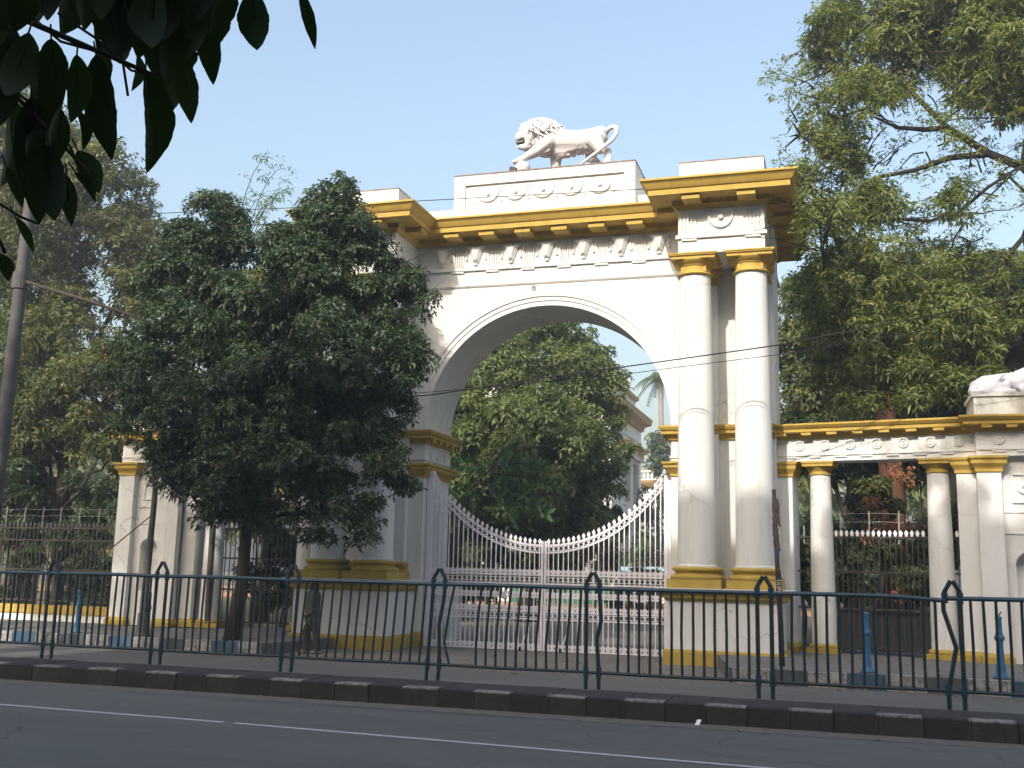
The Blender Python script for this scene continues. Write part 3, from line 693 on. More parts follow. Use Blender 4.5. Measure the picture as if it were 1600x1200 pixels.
# statue plinths
for s, lab in ((1, 'weathered white block under the grey lying statue, on the right pier'), (-1, 'weathered white block on top of the left pier, among leaves')):
    t = thing('statue_plinth', lab, 'plinth', (s*10.53, -.1, 5.31), 'blocks on the end piers')
    xa, xb = sorted((s*9.62, s*11.45))
    b = MB(); b.box(xa, xb, -.70, .7, 5.31, 5.74); b.build('block', OLDBLK, t)
    b = MB(); b.box(xa-.04, xb+.04, -.74, .74, 5.742, 5.82); b.build('coping', OLDBLK, t)
SP = thing('sphinx_statue', 'grey-white lying statue seen from its haunches on the right end pier', 'statue', (10.4, -.1, 5.82))
pr = []
y0 = -.1
pr += [('e',(9.95,y0,6.02),(.36,.34,.24)),('e',(10.02,y0-.25,5.98),(.30,.16,.20)),('c',(9.95,y0,6.05),.25,(10.55,y0,6.12),.24),('c',(10.55,y0,6.12),.24,(11.0,y0,6.28),.28),
       ('e',(11.15,y0,6.55),(.22,.2,.26)),('e',(10.85,y0-.2,5.95),(.3,.12,.14)),('c',(10.1,y0-.34,5.88),.07,(10.45,y0-.36,5.88),.06),('e',(9.66,y0-.1,5.93),(.09,.2,.12)),
       ('c',(10.9,y0-.28,5.90),.09,(11.4,y0-.3,5.88),.07),('e',(10.35,y0-.15,6.05),(.12,.2,.18))]
for i in range(14):
    t = i/13; pr.append(('e', (9.70+.55*t, y0-.36+.04*math.sin(t*3), 5.90+.34*t*t), (.045,.045,.045)))
blob('body', pr, .025, COVER, SP, 2, .5)

# ================================================================== WHITE IRON GATE
def zc(x): return 2.66+.150*x*x+.0050*x**4
GT = thing('iron_gate', 'white wrought-iron double gate with a scooped top, closed under the arch', 'gate', (0, .25, 0))
def finial(b, x, y, z, s=1.0, r=.0):
    b.prism([(x-.012*s,z-.12*s),(x-.034*s,z-.07*s),(x-.034*s,z-.05*s),(x,z),(x+.034*s,z-.05*s),(x+.034*s,z-.07*s),(x+.012*s,z-.12*s)], y-.012, y+.012)
    b.box(x-.02*s, x+.02*s, y-.014, y+.014, z-.15*s, z-.125*s)
yg = .22
for s in (-1, 1):
    b = MB()
    xs = [s*(.05+2.83*i/30) for i in range(31)]
    for off, h in ((-.17, .026), (-.34, .022)):      # the two curved rails
        vs = []; fs = []
        for i, x in enumerate(xs):
            z = zc(x)+off
            vs += [(x,yg-.02,z-h),(x,yg+.02,z-h),(x,yg+.02,z+h),(x,yg-.02,z+h)]
        for i in range(30):
            a = 4*i; c = a+4
            fs += [(a,a+1,c+1,c),(a+1,a+2,c+2,c+1),(a+2,a+3,c+3,c+2),(a+3,a,c,c+3)]
        b.add(vs, fs+[(0,3,2,1),(120,121,122,123)])
    xa, xb = sorted((s*.03, s*2.88))
    for z in (1.79, 1.585, 1.27, .93, .75, .035): b.box(xa, xb, yg-.02, yg+.02, z-.018, z+.018)
    b.box(*sorted((s*.012, s*.07)), yg-.03, yg+.03, .02, zc(0)-.06)
    n = 23; xs2 = [s*(.05+2.83*(i+.5)/n) for i in range(n)]
    for x in xs2:
        a = x; zz = zc(x)-.255
        b.arc(x+s*.0615, zc(x+s*.0615)-.255, .040, .056, yg-.012, yg+.012, 12, 0, 2*PI)
        for z in (1.688, .84): b.arc(x+s*.0615, z, .042, .058, yg-.010, yg+.010, 12, 0, 2*PI)
    leaf = b.build('gate_leaf', IRONW, GT)
    for x in xs2:
        b = MB(); b.box(x-.0125, x+.0125, yg-.0125, yg+.0125, .02, zc(x)-.13); finial(b, x, yg, zc(x), 1.15)
        b.build('picket', IRONW, leaf)
    for z in (1.93, 1.40, 1.07, .19):
        b = MB()
        for i in range(n*2):
            x = s*(.05+2.83*(i+.5)/(n*2))
            finial(b, x+s*.001, yg+.002, z, .85); b.box(x-.008, x+.008, yg-.008, yg+.008, z-.16, z-.1)
        b.build('dwarf_finial_row', IRONW, leaf)
    b = MB()   # folding foot wheel
    wx = -.52 if s < 0 else .47
    b.tube([(wx-.10,yg-.05,.42),(wx-.03,yg-.14,.10)], .014, 6); b.tube([(wx+.12,yg-.05,.42),(wx+.03,yg-.14,.10)], .014, 6)
    b.build('wheel_stay', IRONW, leaf)
    b = MB(Matrix.Translation((wx, yg-.14, .055)) @ Matrix.Rotation(PI/2, 4, 'Y')); b.lathe((0,0,-.02), [(.05,0),(.05,.04)], 14); b.build('wheel', BLK, leaf)
    # hinge post with scroll, and the side grille that runs back along the jamb
    b = MB(); px = s*2.95
    b.box(px-.045, px+.045, yg-.045, yg+.045, 0, 4.22); b.box(px-.07, px+.07, yg-.07, yg+.07, 4.22, 4.27); b.box(px-.055, px+.055, yg-.055, yg+.055, 4.27, 4.31)
    for z in (.9, 1.7, 2.9): b.box(px-.06, px+.06, yg-.06, yg+.06, z, z+.05)
    for k in range(4): b.box(s*(2.80)-.012, s*(2.80)+.012, yg-.012, yg+.012, 3.0+.1*k, 3.03+.1*k)
    b.tube([(s*2.90,yg,4.18),(s*2.86,yg,4.20),(s*2.80,yg,4.12),(s*2.72,yg,3.98)], .02, 6)
    b.box(*sorted((s*3.0, s*3.06)), yg-.02, yg+.02, 0, 4.2)
    b.build('gate_post', IRONW, GT)
    b = MB(); px = s*3.0
    for i in range(9):
        y = yg+.18+i*.14; zt = 4.25-.5*(i/8)**1.5
        b.box(px-.012, px+.012, y-.012, y+.012, .02, zt-.1)
        b.add([(px-.008,y-.035,zt-.09),(px-.008,y+.035,zt-.09),(px-.008,y,zt),(px+.008,y-.035,zt-.09),(px+.008,y+.035,zt-.09),(px+.008,y,zt)], [(0,1,2),(3,5,4),(0,3,4,1),(1,4,5,2),(2,5,3,0)])
    for z in (.05,.75,.93,1.27,1.585,1.79,3.35,3.55): b.box(px-.02, px+.02, yg+.1, yg+1.35, z-.018, z+.018)
    b.build('side_grille', IRONW, GT)

# ================================================================== BLACK RAILINGS
def railing(name, label, pts, zb, ztop, rod, pitch, label_group, dark_panel=False, plinth=None):
    p0, p1 = Vector((*pts[0], 0)), Vector((*pts[1], 0)); d = p1-p0; L = d.length; ang = math.atan2(d.y, d.x)
    T = thing(name, label, 'railing', (p0.x, p0.y, zb), label_group)
    M = Matrix.Translation(p0) @ Matrix.Rotation(ang, 4, 'Z')
    b = MB(M)
    for z in (zb+.12, zb+.95, zb+1.75, ztop-.16): b.box(0, L, -.02, .02, z-.02, z+.02)
    b.build('rail', IRONB, T)
    n = int(L/pitch); n = min(n, 90)
    b = MB(M); h = MB(M)
    for i in range(n):
        x = pitch*.5+i*pitch
        b.box(x-.011, x+.011, -.011, .011, zb+.02, ztop-.14)
        h.prism([(x-.016,ztop-.14),(x-.04,ztop-.07),(x-.03,ztop-.04),(x,ztop),(x+.03,ztop-.04),(x+.04,ztop-.07),(x+.016,ztop-.14)], -.016, .016)
    b.build('bars', IRONB, T); h.build('spearheads', GREYP if plinth else IRONW, T)
    r = MB(M); k = 0; x = .15
    while x < L:
        r.tube([(x, .03, ztop-.3), (x+rr.uniform(-.02, .02), .05, ztop+rod)], .015, 6); x += .62
    for zz in (.18, .36):
        q = [(xx, .05, ztop+zz+rr.uniform(-.02, .02)) for xx in np.arange(0, L, .5)]
        if len(q) > 1: r.tube(q, .004, 5)
    r.build('wire_rods', mat('rod_paint', (.35,.35,.34), (.25,.25,.24), scale=9) if 'rod_paint' not in bpy.data.materials else bpy.data.materials['rod_paint'], T)
    if plinth:
        w = MB(M); w.box(0, L, -.16, .16, plinth[0], plinth[1]); w.build('plinth_wall', WHITE2, T)
        w = MB(M); w.box(0, L, -.20, .20, plinth[1], plinth[2]); w.build('plinth_coping', YEL2, T)
    return T
rr = random.Random(11)
def wp(s, u, v):
    q = Matrix.Translation((5.5, .24, 0)) @ Matrix.Rotation(-.19, 4, 'Z') @ Vector((u, v, 0)); return (s*q.x, q.y)
railing('iron_railing', 'black iron railing with white spearheads between the right wing columns', (wp(1,1.15,.34), wp(1,3.15,.34)), .28, 2.95, .42, .115, 'black railings with white spearheads')
railing('iron_railing', 'narrow strip of black railing beside the gateway, with one white spearhead', (wp(1,.34,.34), wp(1,.64,.34)), .28, 2.95, .1, .30, 'black railings with white spearheads')
railing('iron_railing', 'narrow strip of black railing beside the right end pier, with one white spearhead', (wp(1,3.66,.34), wp(1,3.8,.34)), .28, 2.95, .1, .14, 'black railings with white spearheads')
railing('iron_railing', 'black iron railing behind the street tree, between the left wing columns', (wp(-1,3.15,.34), wp(-1,.34,.34)), .28, 2.95, .42, .125, 'black railings with white spearheads')
railing('iron_railing', 'long black railing on a low white and yellow wall left of the left pier', ((-24.5,-.1),(-11.6,-.15)), .66, 2.9, .42, .14, 'black railings with white spearheads', plinth=(.2,.44,.66))
# rusty backing sheet at the foot of the right railing
b = MB(); p, q = wp(1,1.2,.42), wp(1,3.1,.42)
b.add([(p[0],p[1],.35),(q[0],q[1],.35),(q[0],q[1],1.2),(p[0],p[1],1.2),(p[0],p[1]+.01,.35),(q[0],q[1]+.01,.35),(q[0],q[1]+.01,1.2),(p[0],p[1]+.01,1.2)], [(0,1,2,3),(7,6,5,4),(0,4,5,1),(3,2,6,7),(0,3,7,4),(1,5,6,2)])
tag(b.build('metal_sheet', mat('dark_sheet', (.03,.04,.045), (.05,.05,.045), scale=4)), 'dark metal sheet fixed behind the foot of the right railing', 'sheet')

# ================================================================== MEDIAN RAILING (blue)
posts = [(-11.0,0,0),(-8.55,0,0),(-6.05,0,0),(-3.98,.01,0),(-1.60,.025,0),(.86,.055,0),(3.30,0,0),(5.73,-.01,0),(8.13,.0,0),(10.6,0,0)]
posts = [(-8.6,0,0),(-6.13,0,0),(-3.99,.01,0),(-1.60,.04,0),(.86,.055,.0),(3.32,0,0),(5.75,0,0),(8.18,0,0),(10.62,0,0)]
YR = -9.45; ZT = 1.655; ZB = .47
labs = ['blue railing section at far left, in front of the yellow and white wall', 'section of blue median railing in front of the left end pier', 'section of blue median railing in front of the street tree trunk',
        'section of blue median railing with the walking man seen through its bars', 'blue median railing section with bent bars and a gap, before the iron gate', 'blue median railing section in front of the right pedestal of the gateway',
        'section of blue median railing in front of the right wing columns and bollard', 'blue median railing section at the right edge, starting with a kinked post']
for i in range(8):
    xl, xr = posts[i][0]+.19, posts[i+1][0]
    T = thing('railing_section', labs[i], 'railing', (xl-.19, YR, .245), 'blue railing sections on the median')
    lean = {3: .075, 4: .045}.get(i, 0.012 if i < 3 else 0.0)
    x0 = posts[i][0]
    def post(xb, kink, lean_):
        pass
    for k in (0, 1):      # twin posts that meet in a pointed head
        xb = x0+k*.19; le = posts[i][1]*1.25
        xt = xb+le
        pts = [(xb, YR, .235), (xb+(xt-xb)*.2, YR, .47)]
        if i == 7 and k == 0: pts += [(xb+.115, YR, 1.02), (xb-.02, YR, 1.50)]
        elif i == 4 and k == 1: pts += [(xb-.01, YR, 1.05), (xb+.05, YR, 1.4)]
        elif i == 5 and k == 1: pts += [(xb-.03, YR, .95), (xb+.03, YR, 1.2)]
        pts += [(xt-(.02 if (i == 7 and k == 0) else 0), YR, 1.62), (xt, YR, 1.74), (x0+.095+le+(.012 if k else -.012), YR, 1.885)]
        b = MB(); b.tube(pts, .030, 6); P_ = b.build('post', BLUEF, T)
        b = MB(); b.tube([(xt, YR, 1.59), (xt, YR, 1.73)], .042, 6); b.build('collar', BLUETOP, P_)
        b = MB(); b.tube([(xb+(xt-xb)*.15, YR, .40), (xb+(xt-xb)*.2, YR, .55)], .040, 6); b.build('collar', BLUETOP, P_)
    b = MB(); n = 12
    sag = rr.uniform(-.01, .01)
    pts = [(x0+(xr+.0-x0)*t/n, YR, ZT+sag*math.sin(PI*t/n)-(.03*max(0, (t-9)/3) if i == 6 else 0)) for t in range(n+1)]
    b.tube(pts, .030, 8); b.build('top_rail', BLUETOP, T)
    b = MB(); b.tube([(x0, YR, ZB), ((x0+xr)/2, YR, ZB-.008), (xr, YR, ZB+.003)], .024, 8); b.build('bottom_rail', BLUEF, T)
    nb = 14; pit = (xr-xl)/(nb+.6)
    for k in range(nb):
        x = xl+pit*(k+.8); le = lean
        bend = 0
        if i == 4:
            if k == 1: continue
            if k == 2: continue
            if k == 0: pts = [(x+.05,YR,ZB),(x-.04,YR,.80),(x+.03,YR,1.3),(x+.10,YR,ZT)]
            else: pts = [(x,YR,ZB),(x+rr.uniform(-.02,.0),YR,.80+rr.uniform(-.1,.1)),(x+le*.6,YR,1.25),(x+le+.02*(k < 8),YR,ZT)]
        elif i == 5 and k in (0,): continue
        else:
            pts = [(x,YR,ZB),(x+le*.5+rr.uniform(-.012,.012),YR,1.05),(x+le,YR,ZT)]
        b = MB(); b.tube(pts, .0195, 6); b.build('baluster', BLUEF, T)

# ================================================================== BOLLARDS
BOL = [(7.25,-4.55,.26,1.03,'blue cast-iron bollard on the pavement edge in front of the right railing'),
       (9.42,-4.5,.26,1.05,'blue bollard with a bent rod on top, in front of the right end pier'),
       (-8.03,-3.9,.24,.92,'thin blue bollard on the pavement beside the leaning grey pole'),
       (-10.0,-3.8,.24,.92,'thin blue bollard on the pavement in front of the yellow and white wall')]
b0 = None
for x, y, z, h, lab in BOL:
    T = thing('bollard', lab, 'bollard', (x, y, z), 'blue bollards along the pavement')
    k = h/1.0
    if b0 is None:
        b = MB(); P0 = [(.11,0),(.115,.03),(.085,.06),(.08,.12),(.072,.16),(.078,.18),(.066,.22),(.058,.40),(.054,.56),(.060,.58),(.054,.60),(.075,.63),(.085,.66),(.075,.69),(.054,.72),(.058,.745),(.050,.76),(.048,.95),(.056,.97),(.056,1.0),(.03,1.02)]
        b.lathe((x,y,z), [(r*1.05, q*k) for r, q in P0], 18); o = b.build('body', BLUEB, T, smooth=True)
        f = MB(); f.box(x-.13, x+.13, y-.13, y+.13, z-.01, z+.02); f = f.build('foot', IRONB, T); b0 = (o, f)
    else:
        for q in b0:
            c = q.copy(); COL.objects.link(c); c.parent = T
            if x < 0: c.scale = (.62, .62, .92)
    if 'bent rod' in lab:
        b = MB(); b.tube([(x,y,z+1.0),(x+.01,y,z+1.06),(x+.05,y,z+1.12)], .012, 6); b.build('rod', IRONB, T)

# ================================================================== POLES
T = thing('lamp_pole', 'thin leaning grey pole with a dark foot, in front of the left end pier', 'pole', (-8.0, -4.4, .24))
b = MB(); b.tube([(-8.05,-4.05,.25),(-8.07,-4.05,1.0),(-8.02,-4.05,3.0),(-7.97,-4.05,6.2)], [.10,.085,.065,.045], 12); b.build('shaft', GREYP, T, smooth=True)
b = MB(); b.lathe((-8.05,-4.05,.24), [(.17,0),(.17,.06),(.135,.1),(.125,.5),(.10,.53)], 14); b.build('foot', IRONB, T)
b = MB(); b.tube([(-8.02,-4.05,2.95),(-9.2,-3.9,2.15)], .014, 6); b.build('stay_wire', mat('red_rod', (.15,.05,.04)), T)
b = MB(); b.tube([(-8.06,-4.05,1.55),(-8.06,-4.05,1.63)], .09, 12); b.build('red_band', mat('red_band', (.28,.05,.03)), T)
T = thing('utility_pole', 'tall grey utility pole at the left edge with a sloping arm towards the trees', 'pole', (-12.3,-4.2,.24))
b = MB(); b.tube([(-12.35,-4.2,.24),(-12.3,-4.2,4),(-12.2,-4.2,11),(-12.15,-4.2,14)], [.19,.17,.14,.12], 14); b.build('shaft', GREYP, T, smooth=True)
b = MB(); b.tube([(-12.22,-4.2,8.62),(-10.2,-4.2,8.0),(-8.3,-4.2,7.35)], [.045,.04,.03], 8); b.build('arm', BARK, T, smooth=True)
b = MB(); b.tube([(-12.25,-4.2,8.4),(-12.25,-4.2,8.8)], .19, 14); b.build('band', GREYP, T)
T = thing('rag_post', 'rusty post wrapped in old rags and wire beside the right pedestal', 'post', (5.75,-4.0,.26))
RUST = mat('rust', (.10,.055,.04), (.05,.035,.03), scale=6, rough=.9, bump=.4)
b = MB(); b.tube([(5.76,-4.0,.26),(5.75,-4.0,1.0),(5.70,-4.0,2.4),(5.67,-4.0,3.52)], [.055,.05,.042,.036], 10); b.build('shaft', RUST, T, smooth=True)
b = MB(); b.tube([(5.738,-4.0,1.42),(5.722,-4.0,1.95)], .050, 10); b.build('dark_paint', mat('dark_navy', (.02,.03,.045), (.03,.035,.04), scale=5), T)
b = MB(); b.tube([(5.708,-4.0,2.22),(5.70,-4.0,2.45)], .047, 10); b.build('blue_band', mat('dull_blue', (.06,.10,.18), (.05,.07,.11), scale=5), T)
o = text('DLIPC', .10, (5.73, -4.052, 1.70), (PI/2, PI/2, 0), IRONW, T)
pr = []
rr = random.Random(21)
for i in range(26):
    z = 2.55+rr.random()*.85; a = rr.uniform(0, 2*PI); x = 5.69+.03*math.cos(a); y = -4.0+.04*math.sin(a)
    pr.append(('c', (x, y, z), .035, (x+rr.uniform(-.02,.06), y+rr.uniform(-.03,.03), z-rr.uniform(.1,.3)), .022))
blob('rags', pr, .012, mat('rag_cloth', (.10,.09,.10), (.16,.10,.08), scale=9, rough=.95, stain=(.03,.04,.07), stain_amt=.9, stain_scale=7), T, 1, .4)
b = MB(); b.tube([(-8.80,-.35+.0,.25),(-8.83,-.35,2.88)], .07, 10)
tag(b.build('pipe', GREYP), 'short grey pipe standing against the left wing column', 'pipe')

# ================================================================== WIRES
def wire(label, pts, r):
    P = [Vector(p) for p in pts]; out = []
    for i in range(len(P)-1):
        for k in range(8): out.append(P[i].lerp(P[i+1], k/8))
    out.append(P[-1]); b = MB(); b.tube(out, r, 5)
    tag(b.build('overhead_wire', WIRE), label, 'wire', 'overhead wires')
wire('thin wire strung across the sky just below the lion', [(-14,-.9,11.45),(-9.74,-.9,11.30),(-6.73,-.9,11.17),(-2.33,-.9,11.04),(2.53,-.9,10.89),(5,-.9,10.84)], .011)
wire('thicker dark wire crossing the arch and the right columns', [(-12,-2.7,5.4),(-6,-2.7,5.5),(-3.06,-2.7,5.68),(-1.81,-2.7,5.76),(.56,-2.7,6.04),(2.45,-2.7,6.24),(3.67,-2.7,6.37),(5.79,-2.7,6.60),(10.4,-2.7,7.36),(16,-2.7,8.5)], .014)
wire('thin lower wire crossing the arch under the thicker one', [(-12,-2.6,5.6),(-6,-2.6,5.65),(-3.11,-2.6,5.78),(-1.85,-2.6,5.84),(2.48,-2.6,6.10),(3.66,-2.6,6.22),(5.78,-2.6,6.42),(10.4,-2.6,7.05),(16,-2.6,8)], .008)

# ================================================================== FAR BUILDINGS
WB = mat('palace_white', (.72,.72,.71), (.64,.64,.63), scale=.6, rough=.9)
OB = mat('palace_ochre', (.40,.27,.11), (.33,.22,.10), scale=.8, rough=.9)
SHUT = mat('shutter', (.35,.36,.34), (.28,.29,.28), scale=1, rough=.7)
T = thing('palace', 'white palace with ochre cornice and roof urns behind the big tree in the arch', 'building', (-12, 45, 0))
fx = -6.75
b = MB(); b.box(-22, fx, 40, 50, 0, 12.6); b.box(-21.6, fx-.35, 40.4, 49.6, 12.6, 14.0); b.build('wall', WB, T)
b = MB(); b.sweep([(fx,36),(fx,50)][::1], [(0,11.6),(.25,11.7),(.35,12.0),(.8,12.15),(.85,12.5),(0,12.7)]) 
CW = [(-22,50.0),(-22,40),(fx,40),(fx,50)]
b = MB(); b.sweep(CW, [(0,11.75),(.2,11.8),(.3,12.1),(.75,12.2),(.85,12.6),(0,12.75)])
b.sweep([(-21.6,49.6),(-21.6,40.4),(fx-.35,40.4),(fx-.35,49.6)], [(0,13.9),(.25,13.95),(.3,14.15),(0,14.2)]); b.build('cornice', OB, T)
b = MB(); b.sweep([(fx,40),(fx,50)], [(0,10.9),(.08,10.9),(.08,11.0),(0,11.0)]); b.build('string_course', WB, T)
for y in (41.8, 44.8, 47.8):
    b = MB(); b.box(fx-.02, fx+.12, y-.65, y+.65, 6.6, 9.2); w = b.build('window', SHUT, T)
    b = MB()
    for k in range(9): b.box(fx+.121, fx+.16, y-.58, y+.58, 6.75+.26*k, 6.90+.26*k)
    b.build('louvre', SHUT, w)
    b = MB(); b.add([(fx+.05,y-.85,10.0),(fx+.05,y+.85,10.0),(fx+.95,y+.85,9.2),(fx+.95,y-.85,9.2),(fx+.05,y-.85,9.94),(fx+.05,y+.85,9.94),(fx+.95,y+.85,9.12),(fx+.95,y-.85,9.12)], [(0,1,2,3),(7,6,5,4),(0,4,5,1),(3,2,6,7),(0,3,7,4),(1,5,6,2)])
    b.build('awning', SHUT, w)
    b = MB(); b.box(fx, fx+.35, y+1.1, y+1.5, 9.5, 10.1); b.box(fx, fx+.6, y+1.0, y+1.6, 10.1, 10.3); b.box(fx, fx+.7, y+.9, y+1.7, 10.3, 10.45); b.build('bracket', OB, w)
    b = MB(); b.box(fx-.02, fx+.1, y-.5, y+.5, 2.6, 4.8); b.build('window', SHUT, T)
for y, hh in ((41.0, 1.4), (44.0, 1.4), (47.5, 1.5)):
    b = MB(); b.lathe((fx-.6, y, 14.15), [(.32,0),(.32,.3),(.14,.4),(.16,.5),(.36,.8),(.38,.95),(.26,1.1),(.1,1.2),(.14,1.3),(.06,1.45),(.02,1.55)], 16); b.build('urn', WB, T, smooth=True)
T = thing('balustraded_building', 'pale building with white balustrade beyond the palace, right side of the arch', 'building', (-6, 62, 0))
b = MB(); b.box(-9.5, 4, 60, 72, 0, 8.9); b.box(-9.5, 4, 60, 72, 9.2, 9.35); b.box(-9.5, 4, 60.05, 60.3, 9.9, 10.05); b.build('wall', WB, T)
b = MB(); b.sweep([(-9.5,60),(4,60)], [(0,8.6),(.3,8.7),(.5,9.0),(.55,9.2),(0,9.22)]); b.build('cornice', OB, T)
b = MB(); x = -9.3
while x < 4:
    b.lathe((x, 60.18, 9.35), [(.06,0),(.09,.15),(.11,.25),(.05,.42),(.08,.55)], 8); x += .32
for x in (-9.3,-5.5,-2,2): b.box(x-.2, x+.2, 60, 60.4, 9.35, 10.1)
b.build('balustrade', WB, T)
b = MB(); b.box(-9.5, 4, 60.02, 60.3, 10.052, 10.14); b.build('coping', OB, T)
# van seen through the gate
T = thing('parked_van', 'white van with a pale blue roof parked beyond the gate on the right', 'van', (-5.5, 42, 0)); VT = T
VW = mat('van_white', (.62,.64,.66), rough=.35, spec=.5); VB = mat('van_blue', (.25,.42,.55), rough=.35, spec=.5); GL = mat('van_glass', (.03,.04,.05), rough=.1, spec=.6)
b = MB(); b.prism([(-7.2,.45),(-7.25,1.05),(-6.9,1.25),(-6.35,2.0),(-3.8,2.05),(-3.7,1.2),(-3.7,.45)], 41.2, 42.9); b.build('body', VW, T)
b = MB(); b.prism([(-6.45,1.99),(-6.3,2.35),(-3.95,2.38),(-3.78,2.04)], 41.25, 42.85); b.build('roof', VB, T)
b = MB(); b.prism([(-6.75,1.3),(-6.3,1.9),(-5.5,1.92),(-5.5,1.3)], 41.17, 41.19); b.prism([(-5.3,1.3),(-5.3,1.92),(-4.0,1.95),(-3.9,1.3)], 41.17, 41.19); b.build('window', GL, T)
for x in (-6.6,-4.4):
    b = MB(Matrix.Translation((x,41.2,.36)) @ Matrix.Rotation(PI/2,4,'X')); b.lathe((0,0,0), [(.34,-.1),(.36,0),(.2,.02)], 18); b.build('wheel', BLK, T)
VT.location = (-4.2, 35, -.12)
GP = mat('green_panel', (.02,.13,.07), (.02,.09,.05), scale=2, rough=.6)
T = thing('green_barrier', 'low dark green metal barrier far inside the gate', 'barrier', (-9, 34, 0))
for i in range(5):
    x = -11.3+i*1.35
    b = MB(); b.box(x, x+1.25, 34, 34.06, .12, .95); b.build('panel', GP, T)
    b = MB(); b.box(x-.05, x-.01, 33.98, 34.08, 0, 1.05); b.build('post', GP, T)

# ================================================================== PERSON
PX, PY = -4.2, -3.45
PZ = 0.004
T = thing('person', 'man in loose grey-green shirt and dark trousers walking past the left pedestal', 'person', (PX, PY, PZ))
SK = mat('skin', (.13,.07,.045), rough=.6); SHI = mat('shirt', (.055,.075,.065), (.04,.055,.05), scale=9, rough=.9, bump=.3); TRO = mat('trousers', (.035,.035,.035), (.05,.048,.045), scale=7, rough=.9)
HAIR = mat('hair', (.008,.007,.006), rough=.8); SHOE = mat('shoe', (.03,.03,.03), (.3,.3,.3), scale=14, rough=.6)
def Q(x, y, z): return (PX+x, PY+y, PZ+z*.885)
pr = [('c',Q(0,0,1.40),.075,Q(.0,0,1.48),.055),('e',Q(-.01,-.015,1.575),(.078,.092,.112)),('e',Q(-.03,-.05,1.53),(.05,.05,.06)),('e',Q(-.045,-.1,1.55),(.014,.02,.022)),('e',Q(.075,0,1.56),(.014,.025,.033)),('e',Q(-.09,0,1.56),(.014,.025,.033)),
      ('c',Q(0,0,1.38),.15,Q(.01,0,1.0),.14),('e',Q(0,0,1.34),(.20,.11,.10)),('e',Q(.01,0,.93),(.155,.115,.13)),
      ('c',Q(.19,0,1.36),.062,Q(.23,.05,1.08),.048),('c',Q(.23,.05,1.08),.045,Q(.17,-.12,.93),.034),('e',Q(.15,-.15,.91),(.035,.045,.04)),
      ('c',Q(-.18,0,1.36),.062,Q(-.22,-.02,1.10),.048),('c',Q(-.22,-.02,1.10),.045,Q(-.19,-.12,.90),.034),('e',Q(-.185,-.135,.86),(.03,.035,.055)),
      ('c',Q(.07,0,.9),.095,Q(.06,.10,.52),.066),('c',Q(.06,.10,.52),.064,Q(.08,.16,.12),.042),('e',Q(.07,.10,.06),(.045,.11,.045)),
      ('c',Q(-.07,0,.9),.095,Q(-.12,-.12,.52),.066),('c',Q(-.12,-.12,.52),.064,Q(-.10,-.10,.12),.042),('e',Q(-.11,-.16,.05),(.045,.12,.045))]
for k in range(4): pr += [('c',Q(.14-.012*k,-.17-.01*(k%2),.90-.018*k),.011,Q(.11-.01*k,-.205,.885-.016*k),.008), ('c',Q(-.20+.016*k,-.14,.84),.011,Q(-.20+.016*k,-.15,.775-.008*(k%2)),.008)]
pr += [('c',Q(.16,-.15,.93),.012,Q(.14,-.18,.95),.009),('c',Q(-.165,-.15,.87),.012,Q(-.16,-.175,.82),.009)]
body = blob('body', pr, .011, SK, T, 2, .4)
pr = [('c',Q(0,.005,1.37),.175,Q(.01,0,1.02),.168),('e',Q(0,0,1.35),(.225,.13,.11)),('c',Q(.01,0,1.02),.168,Q(.01,.01,.80),.17),
      ('c',Q(.19,0,1.36),.082,Q(.235,.03,1.15),.072),('c',Q(-.18,0,1.36),.082,Q(-.225,0,1.15),.072)]
for k in range(12):
    a = 2*PI*k/12; pr.append(('c',Q(.15*math.cos(a),.12*math.sin(a),1.15),.035,Q(.16*math.cos(a),.135*math.sin(a),.78-.015*(k%3)),.03))
T.rotation_euler = (0, 0, -1.15)
blob('shirt', pr, .014, SHI, T, 2, .5)
pr = [('e',Q(.0,0,.88),(.165,.13,.12)),('c',Q(.075,0,.86),.11,Q(.06,.10,.52),.086),('c',Q(.06,.10,.52),.084,Q(.08,.165,.12),.062),('c',Q(-.075,0,.86),.11,Q(-.12,-.12,.52),.086),('c',Q(-.12,-.12,.52),.084,Q(-.10,-.095,.12),.062)]
blob('trousers', pr, .014, TRO, T, 2, .5)
pr = [('e',Q(0,.01,1.60),(.092,.108,.11)),('e',Q(.01,.03,1.55),(.085,.09,.10))]
for k in range(60):
    a = rr.uniform(0, 2*PI); h = rr.uniform(0, 1.2)
    if math.sin(a) < -.5 and h < .7: continue
    pr.append(('e',Q(.088*math.cos(a)*math.cos(h*.8),.02+.10*math.sin(a)*math.cos(h*.8),1.57+.11*math.sin(h)),(.022,.022,.022)))
blob('hair', pr, .011, HAIR, T, 1, .4)
for sx, sy in ((.07,.12),(-.11,-.14)):
    blob('shoe', [('e',Q(sx,sy+.06,.055),(.052,.07,.05)),('e',Q(sx,sy-.06,.045),(.05,.10,.042)),('e',Q(sx,sy,.03),(.05,.14,.025))], .012, SHOE, T, 2, .5)

